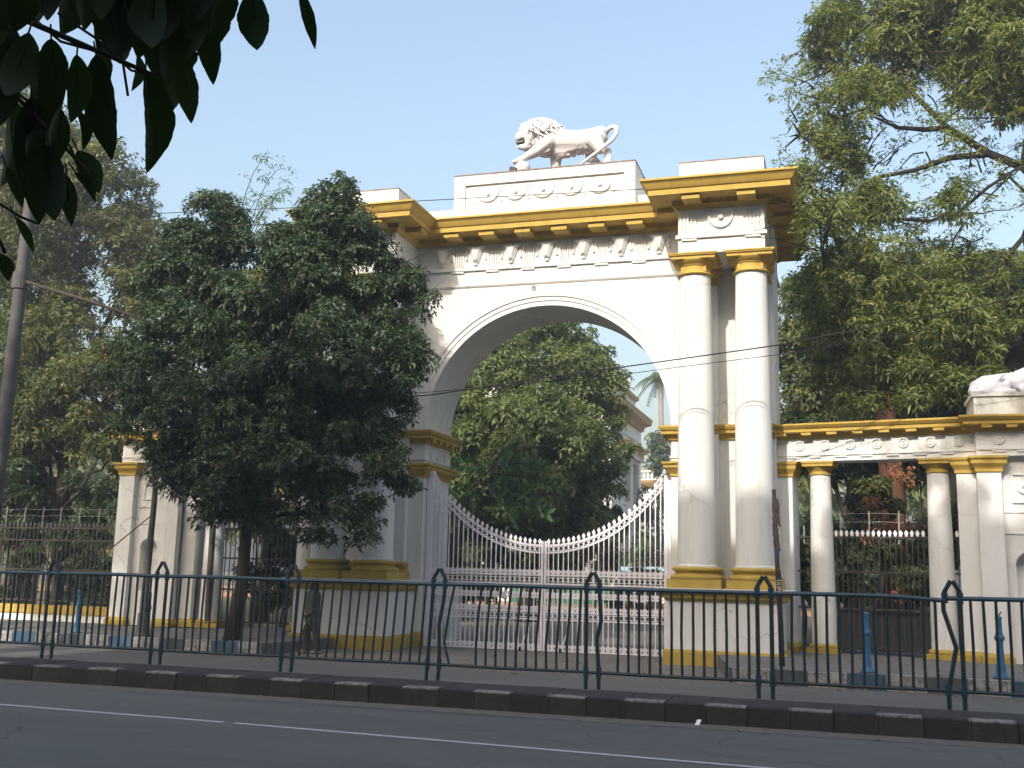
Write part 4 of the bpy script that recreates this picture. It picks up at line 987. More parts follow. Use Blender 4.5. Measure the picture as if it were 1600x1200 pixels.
# ================================================================== FOLIAGE
def leaves_mesh(name, C, AX, tint, per, ln, wd, mt, parent, rs, droop=.35, spread=1.0, tj=.25):
    """C centres (N,3), AX axes (N,3): rosettes of 'per' leaves"""
    N = len(C); K = per
    t = np.where(np.abs(AX[:, 2:3]) > .9, np.array([[1., 0, 0]]), np.array([[0., 0, 1.]]))
    e1 = np.cross(AX, t); e1 /= np.linalg.norm(e1, axis=1, keepdims=True)+1e-9; e2 = np.cross(AX, e1)
    ang = (np.arange(K)[None, :]*(2*np.pi/K)+rs.uniform(0, 6.3, (N, 1))+rs.normal(0, .35, (N, K)))
    lift = rs.uniform(.0, .9, (N, K))*spread
    d = e1[:, None]*np.cos(ang)[..., None]+e2[:, None]*np.sin(ang)[..., None]+AX[:, None]*lift[..., None]
    d /= np.linalg.norm(d, axis=2, keepdims=True)
    L = ln*rs.uniform(.65, 1.25, (N, K, 1)); Wd = wd*rs.uniform(.8, 1.2, (N, K, 1))
    s = np.cross(d, AX[:, None]+rs.normal(0, .35, (N, K, 3))); s /= np.linalg.norm(s, axis=2, keepdims=True)+1e-9
    base = C[:, None]+rs.normal(0, ln*.25, (N, K, 3))
    dz = np.zeros((N, K, 3)); dz[..., 2] = 1
    mid = base+d*L*.5-dz*L*droop*.15
    tip = base+d*L*.95-dz*L*droop
    V = np.stack([base, mid-s*Wd/2, tip, mid+s*Wd/2], axis=2).reshape(-1, 3)
    V -= np.array(abs_loc(parent))
    nf = N*K
    me = bpy.data.meshes.new(name)
    me.vertices.add(nf*4); me.vertices.foreach_set('co', V.ravel().astype(np.float32))
    me.loops.add(nf*4); me.loops.foreach_set('vertex_index', np.arange(nf*4, dtype=np.int32))
    me.polygons.add(nf); me.polygons.foreach_set('loop_start', np.arange(0, nf*4, 4, dtype=np.int32)); me.polygons.foreach_set('loop_total', np.full(nf, 4, dtype=np.int32))
    me.update(calc_edges=True)
    tv = np.clip(tint[:, None]+rs.normal(0, tj*.5, (N, K)), 0, .93)
    tv = np.where(rs.random((N, K)) < .03, 1.0, tv)
    at = me.attributes.new('tint', 'FLOAT', 'FACE'); at.data.foreach_set('value', tv.ravel().astype(np.float32))
    me.materials.append(mt)
    o = bpy.data.objects.new(name, me); link(o, parent); return o

def crown(lobes, n, seed, sub=9, subr=.42, keep_in=.12, yflat=1.0, up=.35, jitter=.0):
    rs = np.random.RandomState(seed); lo = np.array(lobes); w = lo[:, 3]**2; w = w/w.sum()
    SC = []; SR = []
    for x, y, z, r in lo:
        k = max(4, int(sub*(r**1.3)))
        u = rs.normal(size=(k, 3)); u /= np.linalg.norm(u, axis=1, keepdims=True); u[:, 2] = np.where(u[:, 2] < -.75, -u[:, 2], u[:, 2])
        SC.append(np.array([x, y, z])+u*r*rs.uniform(.55, .95, (k, 1))*np.array([1, yflat, 1])); SR.append(subr*r*rs.uniform(.6, 1.2, k))
    SC = np.concatenate(SC); SR = np.maximum(np.concatenate(SR), .18)
    # drop clumps buried in other lobes
    dd = np.linalg.norm((SC[:, None]-lo[None, :, :3])/lo[None, :, 3:4], axis=2).min(axis=1)
    keep = (dd > .5) | (rs.random(len(SC)) < keep_in+.25); SC = SC[keep]; SR = SR[keep]
    p = SR**2; p /= p.sum(); idx = rs.choice(len(SC), n, p=p)
    u = rs.normal(size=(n, 3)); u /= np.linalg.norm(u, axis=1, keepdims=True); u[:, 2] = np.abs(u[:, 2])*np.where(rs.random(n) < .75, 1, -1)
    C = SC[idx]+u*SR[idx][:, None]*rs.uniform(.55, 1.05, (n, 1))*np.array([1.15, 1.15, .8])
    ax = u+np.array([0, 0, up])+rs.normal(0, .3, (n, 3)); ax /= np.linalg.norm(ax, axis=1, keepdims=True)
    tint = np.clip(.42+.16*rs.normal(size=len(SC))[idx]+.10*rs.normal(size=n), 0, .93)
    return C, ax, tint, rs, SC

def limbs(b, root, top, targets, r0, rs, wob=.15, forks=2):
    """trunk plus tapered limbs that fork toward lobe centres"""
    root = Vector(root); top = Vector(top); pts = []
    for i in range(6):
        t = i/5; p = root.lerp(top, t); p += Vector((rs.uniform(-1, 1), rs.uniform(-1, 1), 0))*wob*(t*(1-t))*2; pts.append(p)
    b.tube(pts, [r0*(1.25 if i == 0 else 1-.45*i/5) for i in range(6)], 12)
    for tg in targets:
        tg = Vector(tg); i0 = rs.randint(2, 5) if tg.z > pts[3].z else rs.randint(2, 3)
        s = pts[i0]; q = []
        n = 6
        for k in range(n+1):
            t = k/n; p = s.lerp(tg, t); p.z += .12*(tg-s).length*math.sin(PI*t)*rs.uniform(.3, 1); p += Vector([rs.uniform(-1, 1) for _ in range(3)])*wob*.35*(tg-s).length*.2
            q.append(p)
        ra = r0*.42*min(1, .6+.12*(tg-s).length)
        b.tube(q, [ra*(1-.8*k/n) for k in range(n+1)], 7)
        for f in range(forks):
            k = rs.randint(2, 5); p0 = q[k]; e_ = p0+Vector([rs.uniform(-1, 1) for _ in range(3)])*(tg-s).length*.35
            b.tube([p0, p0.lerp(e_, .5)+Vector((0, 0, .1)), e_], [ra*.35, ra*.22, ra*.08], 5)

def tree(label, root, top, lobes, n, per, ln, wd, lm, seed, r0=.2, bark=BARK, name='tree', cat='tree', group=None, every=1, **kw):
    T = thing(name, label, cat, tuple(root), group)
    C, ax, tint, rs, SC = crown(lobes, n, seed, **{k: v for k, v in kw.items() if k in ('sub','subr','keep_in','yflat','up')})
    leaves_mesh('crown', C, ax, tint, per, ln, wd, lm, T, rs, **{k: v for k, v in kw.items() if k in ('droop','spread','tj')})
    b = MB(); limbs(b, root, top, [l[:3] for l in lobes[::every]], r0, random.Random(seed), forks=kw.get('forks', 2)); b.build('trunk', bark, T, smooth=True)
    return T

LM1 = leafmat('leaf_dark', (.018,.040,.017), (.072,.112,.042), (.12,.10,.04), trans=.22, odd=.025, rough=.48, spec=.4)
LM3 = leafmat('leaf_mid', (.055,.092,.028), (.165,.200,.070), (.20,.22,.08), trans=.32)
LM4 = leafmat('leaf_mango', (.060,.088,.022), (.205,.230,.065), (.36,.33,.09), trans=.40)
LM5 = leafmat('leaf_back', (.040,.066,.018), (.135,.150,.046), (.20,.19,.06), trans=.33)
LM2 = leafmat('leaf_olive', (.036,.054,.016), (.125,.135,.042), (.25,.21,.06), trans=.33, odd=.05)
LMB = leafmat('leaf_bright', (.035,.09,.016), (.10,.18,.035), (.3,.2,.05), trans=.35)
LMR = leafmat('leaf_dry', (.16,.07,.03), (.34,.15,.06), trans=.25)

T1 =[(-7.25,-3.80,9.98,0.76),(-7.43,-3.50,8.82,1.15),(-7.88,-3.80,7.20,1.20),(-9.17,-3.50,6.38,0.77),(-8.28,-4.10,5.34,0.89),(-6.96,-4.40,5.12,1.15),(-7.11,-4.30,4.20,0.79),(-5.67,-4.60,3.81,0.94),(-5.91,-3.60,6.56,1.55),(-5.15,-4.70,4.91,1.45),(-4.09,-3.60,10.24,0.62),(-3.93,-3.80,9.19,1.02),(-3.48,-3.50,8.42,1.17),(-2.48,-3.60,7.67,0.86),(-4.32,-4.30,7.96,1.21),(-2.54,-3.80,6.54,1.05),(-3.70,-4.70,6.26,1.30),(-2.81,-3.40,5.18,0.78),(-2.94,-4.00,4.06,1.10),(-2.48,-3.60,3.40,0.66),(-2.96,-3.80,2.77,0.52),(-4.09,-4.20,3.43,0.89),(-4.57,-4.80,4.06,1.15),(-4.34,-3.30,4.94,1.16),(-5.65,-3.20,9.11,0.99),(-5.85,-4.10,3.15,0.45),(-6.79,-3.80,3.38,0.43),(-3.60,-2.90,5.42,1.02),(-4.91,-3.40,9.86,0.53)]
T1 = [(x, y, z, r*.93) for x, y, z, r in T1]+[(-7.1,-3.8,9.5,1.0),(-7.6,-3.7,8.6,1.1),(-8.5,-3.7,7.7,1.0),(-4.0,-3.8,9.6,.8),(-3.2,-3.8,7.3,1.1),(-6.3,-4.3,3.4,.7),(-5.3,-4.4,3.0,.55),(-2.2,-3.7,5.9,.7),(-4.9,-4.2,8.6,.9),(-9.0,-3.6,5.9,.8),(-8.6,-4,4.9,.7),(-7.4,-4.2,3.9,.7),(-6.6,-3.8,7.4,1.2),(-3.2,-4,3.1,.6),(-6.4,-4.2,3.05,.5),(-5.1,-4.4,2.75,.45),(-3.9,-4.2,2.75,.55),(-3.15,-4.0,2.6,.5),(-7.5,-4,3.7,.5)]
tree('dense dark street tree with two peaks, before the left half of the gateway', (-5.98,-3.75,.22), (-5.45,-3.8,6.5), T1, 41000, 6, .128, .048, LM1, 101, r0=.15, every=2, sub=20, subr=.36, droop=.35)
T3 =[(-3.95,14.00,9.83,1.97),(-5.66,13.00,8.83,1.94),(-2.79,15.00,9.35,1.62),(-2.26,15.00,7.45,1.43),(-2.25,14.00,5.51,1.48),(-4.53,12.00,6.26,2.56),(-6.05,13.00,4.47,1.91),(-3.84,14.00,4.07,2.16),(-2.22,15.00,4.14,1.22),(-7.51,14.00,6.78,2.00),(-8.53,15.00,9.79,2.08),(-2.86,12.00,6.71,1.84),(-8.24,14.00,5.03,1.74),(-3.58,14.50,10.80,1.00),(-8.5,14,3.6,1.5),(-5.2,13.5,2.9,1.4),(-3.1,14.3,2.7,1.2),(-6.9,14,8.2,2.0),(-9.8,14.5,7.5,2.0),(-9.9,14.5,5.2,2.0),(-6.8,13.2,3.0,1.6),(-7.3,14.5,10.6,1.7),(-4.0,14,3.0,1.5),(-4.5,15.5,5.5,2.4),(-6.5,15.5,5,2.4),(-3.5,15.5,3.2,1.8),(-5.5,15.5,2.0,2.0),(-7.6,14.8,2.4,1.9),(-2.3,14.5,9.0,1.5),(-2.1,14.8,7.2,1.35),(-2.0,14.6,5.6,1.25),(-2.35,15,10.2,1.0),(-1.75,15,8.6,1.05),(-1.6,15,6.3,1.0),(-1.9,14.5,3.2,1.0)]
T3 = [(x, y, z, r*.95) for x, y, z, r in T3]
tree('large rounded green tree filling the arch opening behind the white gate', (-4.6,14.5,0), (-4.6,14.3,6), T3, 40000, 6, .20, .08, LM3, 103, r0=.35, every=3, sub=12, subr=.32, keep_in=.25)
T4 =[(6.7,4.2,14.6,.8),(6.3,3.6,11.6,.75),(7.0,4,13.6,.8),(8.3,4.2,11.4,.9),(6.6,4.2,7.4,.8),(7.50,4.50,16.85,1.35),(8.76,5.50,17.59,1.66),(10.35,4.50,17.04,1.75),(11.59,3.50,15.79,1.50),(6.96,4.50,15.95,0.90),(6.46,4.50,16.59,0.51),(7.76,4.00,14.49,1.05),(9.39,5.50,16.13,1.09),(10.89,4.50,14.92,1.20),(6.73,3.50,12.93,0.86),(6.08,3.50,13.72,0.52),(5.89,3.20,12.17,0.60),(7.54,4.50,12.32,1.05),(9.99,3.50,11.23,0.8),(11.5,3.50,12.33,0.6),(6.83,3.50,10.78,1.02),(7.76,3.50,9.67,1.17),(9.04,4.00,9.56,1.00),(6.63,4.00,9.52,1.03),(7.24,3.50,8.16,1.16),(8.37,4.50,7.98,1.19),(9.55,3.50,8.06,1.13),(10.76,4.50,9.08,0.7),(12.12,4.50,14.59,1.36),(6.9,4.20,8.43,0.70),(9.05,3.50,6.76,0.97),(7.51,3.50,6.64,0.98),(10.10,3.50,7.05,0.96),(11.31,4.50,8.03,0.99)]
TR = thing('tree', 'tall spreading tree with bare crooked branches behind the right wing', 'tree', (8.0, 4.6, 0))
C, ax, tint, rs, SC = crown(T4, 15500, 104, sub=12, subr=.42, keep_in=.3)
leaves_mesh('crown', C, ax, tint, 6, .20, .055, LM4, TR, rs, droop=.4)
b = MB()
def limb(pts, rad, n=9): b.tube(pts, rad, n)
bR = MB(); bR.tube([(7.9,4.6,0),(8.1,4.6,2),(8.15,4.5,4),(8.05,4.5,6.1),(7.95,4.5,7.4)], [.385,.335,.305,.265,.215], 12); bR.build('lower_trunk', BARKR, TR, smooth=True)
limb([(7.9,4.6,0),(8.1,4.6,2),(8.15,4.5,4),(8.05,4.5,6.1),(7.9,4.5,7.7),(7.4,4.4,9.4),(6.85,4.0,11.2),(6.2,3.7,12.4)], [.38,.33,.30,.26,.2,.13,.08,.04], 12)
limb([(8.2,4.6,1),(9.6,5.2,4),(11.2,5.2,7.3),(12.6,4.9,10.2),(13.2,4.8,12)], [.33,.3,.27,.24,.2], 12)
limb([(12.9,4.8,11.2),(11.71,4.5,12.63),(10.88,4.5,13.1),(9.89,4.5,13.93),(9.12,4.5,14.94),(8.64,4.5,15.75),(8.4,4.5,16.9)], [.13,.12,.105,.085,.065,.045,.025])
limb([(11.9,4.9,9.6),(11.61,4.5,10.75),(10.8,4.5,9.76),(9.68,4.5,9.13),(8.9,4.4,9.0)], [.12,.11,.085,.06,.03])
limb([(10.88,4.5,13.1),(9.9,4.3,13.0),(9.0,4.2,12.7),(8.0,4.0,12.5),(7.2,4.0,11.9)], [.10,.08,.06,.045,.02])
limb([(9.89,4.5,13.93),(9.3,4.4,13.9),(8.6,4.2,13.95),(7.9,4.0,14.3)], [.09,.07,.05,.02])
limb([(12.2,4.9,9.2),(11.0,4.3,8.9),(10.0,4.1,8.2),(9.2,4.0,8.0)], [.09,.08,.06,.03])
limb([(11.7,4.5,12.6),(12.0,4.4,14.2),(11.6,4.4,15.8),(11.2,4.4,17.2)], [.12,.09,.07,.03])
limb([(11.61,4.5,10.75),(11.9,4.3,11.6),(11.3,4.2,12.3),(10.6,4.1,11.6)], [.07,.06,.04,.02])
r4 = random.Random(44)
tw_c = []
for k in range(150):       # fine crooked twigs through the whole crown
    p = Vector((r4.uniform(6.0, 12.6), r4.uniform(3.0, 5.6), r4.uniform(8.5, 17)))
    if p.x < 6.9 and 9.3 < p.z < 11.2: p.z += 2
    d_ = Vector((r4.uniform(-1, 1), r4.uniform(-.4, .4), r4.uniform(-.6, 1))).normalized(); q = [p]
    for i in range(6):
        d_ = (d_+Vector((r4.uniform(-.6, .6), r4.uniform(-.3, .3), r4.uniform(-.6, .5)))).normalized(); q.append(q[-1]+d_*r4.uniform(.18, .34)); 
        if i > 0: tw_c.append(tuple(q[-1]))
    b.tube(q, [.026,.022,.017,.013,.010,.007,.004], 5)
tw_c = np.array(tw_c); rs_t = np.random.RandomState(3); tw_c = np.repeat(tw_c, 3, axis=0)+rs_t.normal(0, .13, (len(tw_c)*3, 3))
leaves_mesh('twig_leaves', tw_c, np.tile([[0, -.2, .95]], (len(tw_c), 1)), rs_t.uniform(.3, .92, len(tw_c)), 6, .19, .052, LM4, TR, rs_t, droop=.6)
for l in T4:
    for k in range(3):
        p = Vector(l[:3]); q = p+Vector((r4.uniform(-1, 1), r4.uniform(-.6, .6), r4.uniform(-1, 1)))*l[3]*1.1
        c = min(T4, key=lambda m_: (Vector(m_[:3])-p).length if m_ is not l else 99)
        c = Vector(c[:3]); mid = p.lerp(q, .5)+Vector((r4.uniform(-.2, .2), 0, r4.uniform(-.1, .25)))
        b.tube([p, mid, q], [.035, .022, .008], 5)
        if k == 0: b.tube([c, c.lerp(p, .5)+Vector((r4.uniform(-.2, .2), 0, r4.uniform(-.3, .1))), p], [.05, .045, .035], 6)
# bare twigs hanging over the corner of the gateway cornice
for k in range(16):
    s = Vector((6.6, 3.0, 10.6+r4.uniform(-1, 1.2))); e_ = Vector((5.2+r4.uniform(-.3, .8), -1.9+r4.uniform(-.2, 1), 9.6+r4.uniform(-.5, .9)))
    if e_.x < 5.7 and e_.y > -1.6: e_.y = -1.7-.2*r4.random()
    mid = s.lerp(e_, .5)+Vector((.7, 0, r4.uniform(-.4, .3))); q2 = s.lerp(e_, .85)+Vector((.35, -.1, r4.uniform(-.15, .15)))
    b.tube([s, mid, q2, e_], [.022, .014, .009, .004], 5)
b.build('trunk', mat('bark_grey', (.028,.022,.018), (.015,.012,.010), scale=8, rough=.95, bump=.8, bscale=14), TR, smooth=True)
rs = np.random.RandomState(9)
C = np.array([[6.25, -.6, 9.9], [6.3, -1.9, 10.3], [6.35, -2.0, 9.9], [6.2, -1.7, 9.3], [6.4, .6, 10.2]])[rs.randint(0, 5, 110)]+rs.normal(0, .25, (110, 3))*np.array([.5, 1, 1])
leaves_mesh('overhanging_leaves', C, np.tile([[0, -.3, .9]], (110, 1)), rs.uniform(.2, .9, 110), 6, .17, .045, LM4, TR, rs, droop=.6)
T5 =[(6.04,13.00,9.40,1.56),(7.77,13.00,10.69,1.99),(9.36,15.00,11.55,1.84),(10.87,13.00,11.21,1.73),(12.18,14.00,11.16,1.76),(13.19,13.00,10.43,1.90),(6.63,13.00,7.58,1.76),(8.72,13.00,7.97,2.17),(10.74,13.00,8.36,2.13),(12.66,13.00,7.88,1.89),(5.84,14.00,11.48,1.39),(7.39,13.00,12.08,1.12),(9.91,13.00,12.38,1.10)]
tree('round green tree beyond the wing, close to the right side of the gateway', (7.2,13.5,0), (7.3,13.4,8), [T5[i] for i in (0,1,6,7,10,11)]+[(6.2,13.5,6.0,1.6),(8.2,13.5,5.8,1.7)], 13000, 6, .22, .085, LM5, 105, r0=.3, every=2, sub=10)
tree('round green tree beyond the wing, at the right edge behind the lying statue', (11.6,13.8,0), (11.5,13.6,8), [T5[i] for i in (2,3,4,5,8,9,12)]+[(14.5,13,9.0,1.8),(10.2,14,6.3,1.7),(12.6,13.5,5.8,1.7)], 14000, 6, .22, .085, LM5, 106, r0=.3, every=2, sub=10)
T2a =[(-24.82,7.00,17.27,3.01),(-23.25,8.00,17.24,2.29),(-19.85,7.00,15.53,2.29),(-17.96,7.00,13.64,1.88),(-21.05,6.00,13.31,2.82),(-18.57,7.00,11.49,1.87),(-23.13,7.00,11.24,2.66),(-19.48,6.00,9.40,2.05),(-18.19,8.00,12.72,1.20),(-16.63,7.00,11.15,1.15),(-19.99,8.00,16.6,1.00),(-23.85,7.00,19.30,1.51),(-25.33,7.00,14.17,2.99)]
tree('big yellowish green tree rising behind the fence at the upper left', (-21.5,7.5,0), (-21.3,7.3,11), T2a, 22000, 6, .21, .075, LM2, 107, r0=.4, every=2, sub=9, subr=.36, keep_in=.25)
T2b =[(-19.30,4.00,6.58,1.92),(-17.27,4.00,6.75,1.68),(-18.73,4.00,8.30,1.29),(-15.76,3.50,5.61,1.12),(-14.78,3.50,5.40,1.01),(-18.37,4.00,5.28,1.48),(-20.48,4.00,5.52,1.93),(-15.86,4.00,7.56,1.25)]
tree('low olive-brown tree leaning over the fence left of the left pier', (-17.5,4.5,0), (-17.6,4.2,5), T2b, 13000, 6, .17, .06, LM2, 108, r0=.2, every=1, sub=11, subr=.36, keep_in=.3)
# trees behind the left half of the gateway, between and beyond
tree('tree behind the left wing, mostly hidden by the dark street tree', (-11.5,7,0), (-11.4,7,6), [(-12.8,7,9.5,1.9),(-11,7,10,2.0),(-9.6,7,8.6,2.0),(-12.5,7,7,2.2),(-10.5,7,6.5,2.2),(-14,7,9,1.6),(-9,7.5,5,2),(-12,7,4.2,2)], 8000, 6, .23, .08, LM5, 109, r0=.25, every=2, sub=6)
# tall feathery bamboo tips behind
T = thing('bamboo', 'thin feathery bamboo tips rising above the trees on the left', 'bamboo', (-13.5, 8, 0))
b = MB(); rB = random.Random(8); cc = []
for i in range(10):
    x0 = -16.6+rB.uniform(-1.6, 2.4); tx = x0+rB.uniform(-.8, 2.4); zt = 15.6+rB.uniform(-3.4, 1.4)
    p0 = Vector((x0, 8, 0)); p1 = Vector((x0+.2, 8, zt*.7)); p2 = Vector((tx, 8+rB.uniform(-.6, .6), zt)); p3 = p2+Vector((rB.uniform(.5, 1.2), 0, -rB.uniform(.0, .7)))
    pts = []
    for k in range(11):
        t = k/10; pts.append(p0*(1-t)**3+p1*3*t*(1-t)**2+p2*3*t*t*(1-t)+p3*t**3)
    b.tube(pts, [.035*(1-.9*k/10)+.004 for k in range(11)], 5)
    for k in range(5, 11):
        for q in range(3): cc.append(tuple(pts[k]+Vector((rB.uniform(-.35, .35), rB.uniform(-.3, .3), rB.uniform(-.35, .2)))))
b.build('stem', BARK, T)
C = np.array(cc); rs = np.random.RandomState(5)
leaves_mesh('leaves', C, np.tile([[0, 0, 1.]], (len(C), 1)), rs.uniform(.3, .9, len(C)), 7, .26, .05, LMB, T, rs, droop=.7)
# dark shrubs behind the railings
def shrubs(label, x0, x1, y, z1, n, mt, seed, name='shrub', ln=.16, wd=.055, k=None, grp='dark shrubs behind the railings'):
    rs_ = random.Random(seed); k = k or int((x1-x0)/.8); lob = []
    for i in range(k*2):
        x = x0+(x1-x0)*rs_.random(); z = rs_.uniform(.4, z1); lob.append((x, y+rs_.uniform(-.6, .6), z, rs_.uniform(.5, .85)))
    T = thing(name, label, 'shrub', ((x0+x1)/2, y, 0), grp)
    C, ax, tint, rs, SC = crown(lob, n, seed, sub=9, subr=.4)
    leaves_mesh('foliage', C, ax, tint, 6, ln, wd, mt, T, rs)
    b = MB()
    for i in range(k):
        l = lob[i]; b.tube([(l[0], l[1], 0), (l[0]+.1, l[1], l[2]*.5), (l[0], l[1], l[2])], [.04, .03, .012], 5)
    b.build('stem', BARK, T)
shrubs('leafy shrub behind the black railing of the right wing', 5.6, 10.2, 2.6, 4.3, 3600, LM5, 201)
shrubs('darker shrub row further back behind the right wing railing', 4.5, 14, 7.5, 5.6, 3500, LM1, 202, ln=.24, wd=.09)
shrubs('dark shrubs behind the railing of the left wing', -10, -5.7, 3.0, 4.4, 2500, LM1, 203)
shrubs('green shrubs just above the long railing at the far left', -22, -12.2, 2.3, 4.2, 5200, LM1, 204)
shrubs('dark undergrowth behind the long railing at the far left', -26, -11.8, 4.6, 5.0, 6500, LM1, 205, ln=.24, wd=.09)
shrubs('dark shrubs under the large tree inside the gate', -13, -1.6, 18.5, 5.6, 6500, LM1, 206, ln=.26, wd=.1)
shrubs('bushes at the foot of the palace behind the van', -13, -3.6, 38.3, 4.6, 4200, LM1, 208, ln=.34, wd=.14)
shrubs('sunlit olive bush on the right inside the gate', -1.9, .6, 20.5, 1.6, 900, LM2, 207, ln=.2, wd=.07)
# rusty dead foliage hanging behind the railing
T = thing('dry_branches', 'orange-brown dead leaves hanging on branches behind the right wing', 'branches', (8.0, 2.0, 3.0))
rs = np.random.RandomState(77); C = np.array([[7.55,2.2,3.75],[7.7,2.1,3.3],[8.4,2.0,2.95],[8.3,2.2,4.35],[7.5,2.2,3.0],[8.2,2.2,1.6]])[rs.randint(0,6,150)]+rs.normal(0,.14,(150,3))
leaves_mesh('leaves', C, np.tile([[0,-.5,.6]], (150,1)), rs.uniform(0,.9,150), 5, .13, .05, LMR, T, rs, droop=.6)
b = MB(); b.tube([(8.1,4.4,4.6),(7.9,3,4.2),(7.6,2.2,3.5),(7.5,2.1,2.8)], [.05,.04,.03,.01], 6); b.tube([(7.9,3,4.2),(8.3,2.2,4.3),(8.4,2.0,2.9)], [.03,.02,.01], 6); b.build('stem', BARKR, T)
# compound-leaf branch in front of the big tree, inside the arch
T = thing('sapling', 'young tree with long feather-like leaves just behind the left side of the gate', 'sapling', (-3.6, 5.2, 0))
b = MB(); b.tube([(-4.2,5.2,0),(-4.1,5.2,2.5),(-3.7,5.2,4.2),(-2.9,5.2,5.0)], [.06,.05,.035,.02], 7); cc = []; aa = []
r8 = random.Random(4)
fr = []
for (x, z, dx, dz) in [(-2.9,4.9,1.5,.35),(-3.0,4.7,1.9,-.05),(-3.1,4.5,1.7,-.5),(-3.2,4.4,.9,-.75),(-3.1,4.8,-.9,.5),(-3.3,4.3,-1.0,-.2),(-3.0,5.0,.7,.8),(-3.2,4.1,1.9,-.25),(-2.9,5.1,1.1,.05)]:
    pts = [Vector((x+dx*t, 5.2+r8.uniform(-.1, .1), z+dz*t-.35*t*t)) for t in [k/8 for k in range(9)]]
    b.tube(pts, [.014-.0012*k for k in range(9)], 5)
    for k in np.arange(1, 8.9, .5):
        k = int(k)
        for s in (-1, 1): fr.append((pts[k], Vector((dx, s*.9, dz)).normalized(), s))
b.build('stem', BARK, T)
lb = MB()
for p, d, s in fr:
    dd = Vector((d.x*.55, s*.4, -.55)).normalized() if r8.random() < .5 else Vector((d.x*.6, s*.3, .45)).normalized()
    q = p+dd*.36; w = dd.cross(Vector((0, 1, 0))).normalized()*.055
    lb.add([p, p.lerp(q, .45)-w, q, p.lerp(q, .45)+w], [(0, 1, 2, 3)])
LMS = leafmat('leaf_sapling', (.07,.15,.06), (.16,.26,.12), trans=.3); lb.build('leaves', LMS, T)
# far palm
T = thing('palm_tree', 'tall palm with drooping fronds seen through the right side of the arch', 'palm', (-7.0, 60, 0))
b = MB(); pts = [(-6.9,58,0),(-6.75,58,6),(-6.6,58,12),(-6.65,58,17.2)]; b.tube(pts, [.3,.24,.2,.2], 10); b.build('trunk', mat('palm_trunk', (.22,.21,.20), (.14,.13,.12), scale=5), T, smooth=True)
b = MB(); r9 = random.Random(3); lb = MB()
for i in range(20):
    a = 2*PI*i/20+r9.uniform(-.1, .1); el = r9.uniform(-.25, .8); L = 2.3
    pts = []
    for k in range(9):
        t = k/8; pts.append(Vector((-6.65+math.cos(a)*L*t*math.cos(el*.6), 58+math.sin(a)*L*t*math.cos(el*.6), 17.2+L*t*math.sin(el)-1.9*t*t)))
    b.tube(pts, [.04-.004*k for k in range(9)], 5)
    for k in range(1, 8):
        d = (pts[k+1]-pts[k]).normalized(); sd = d.cross(Vector((0, 0, 1))).normalized()
        for s in (-1, 1):
            for m_ in (0, .5):
                p = pts[k].lerp(pts[k+1], m_); q = p+(sd*s*.55+d*.35+Vector((0, 0, -.40))).normalized()*(.75-.05*k)
                w = d*.07; lb.add([p-w, q, p+w], [(0, 1, 2)])
b.build('frond_rib', LM3, T); lb.build('fronds', LM3, T)
rs = np.random.RandomState(3); C = np.column_stack([rs.normal(-6.75, .38, 300), rs.normal(58, .3, 300), rs.uniform(9.5, 12.7, 300)])
leaves_mesh('ivy', C, np.tile([[0,-.7,.5]], (300,1)), rs.uniform(0,.6,300), 5, .35, .2, LM1, T, rs)
hz = 1
# far woodland that closes the horizon
lob = []; rF = random.Random(31)
for x in np.arange(-75, -34, 4.5): lob.append((x, rF.uniform(34, 44), rF.uniform(3, 8), rF.uniform(3.5, 5)))
for x in np.arange(3, 70, 4.5): lob += [(x, rF.uniform(34, 44), rF.uniform(3, 8.5), rF.uniform(3.5, 5))]
C, ax, tint, rs, SC = crown(lob, 9000, 300, sub=2, subr=.4, keep_in=.5)
me_p = bpy.data.objects.new('tmp', None)
o = leaves_mesh('woodland', C, ax, tint, 5, .75, .35, LM5, None, rs); tag(o, 'far belt of trees beyond the grounds', 'woodland', kind='stuff')
# plants spilling over the palm foot / low hedge inside the gate
lob = [(x, 49+rF.uniform(-1, 1), z, 1.7) for x in np.arange(-7.5, 6, 1.8) for z in (1.5, 3.8, 5.8)]
C, ax, tint, rs, SC = crown(lob, 4500, 301, sub=6, subr=.4)
T = thing('hedge', 'dark hedge below the pale balustraded building far inside the gate', 'hedge', (0,49,0)); leaves_mesh('foliage', C, ax, tint, 5, .35, .16, LM1, T, rs)

# ================================================================== NEAR LEAVES hanging from a roadside tree behind the camera
LMN = leafmat('leaf_near', (.012,.024,.008), (.035,.055,.014), trans=.22, rough=.5, spec=.25)
cx0, cy0, cz0 = 6.94677, -24.96166, 1.8851
NT = thing('roadside_tree', 'tree whose big dark leaves hang into the top left corner', 'tree', (3.2, -29.5, 0))
b = MB()
for q_ in (((-60,-40),(20,0),(60,35),(95,65),(150,80)),((-30,20),(30,60),(60,110),(75,165)),((90,20),(150,60),(205,110),(232,116)),((150,30),(190,85),(200,150)),((20,140),(60,170),(110,230),(122,260)),((-30,300),(10,325),(30,338),(60,350)),((240,20),(270,70),(284,98)),((60,110),(100,122),(130,160))):
    b.tube([Vector((cx0, cy0, cz0))+(_w+_r*((u_-800)/1672.63)-_u*((v_-600)/1672.63)).normalized()*1.93 for u_, v_ in q_], .0022, 6)
b.tube([(3.2,-29.5,0),(3.4,-29.4,5),(4.0,-28.4,11),(4.6,-26,16),(5,-23,18.5)], [.45,.38,.33,.24,.12], 12)
b.tube([(3.4,-29.4,5),(4.2,-27,4.6),(5.2,-25,3.5),(5.55,-24.1,3.0)], [.12,.08,.03,.012], 8)
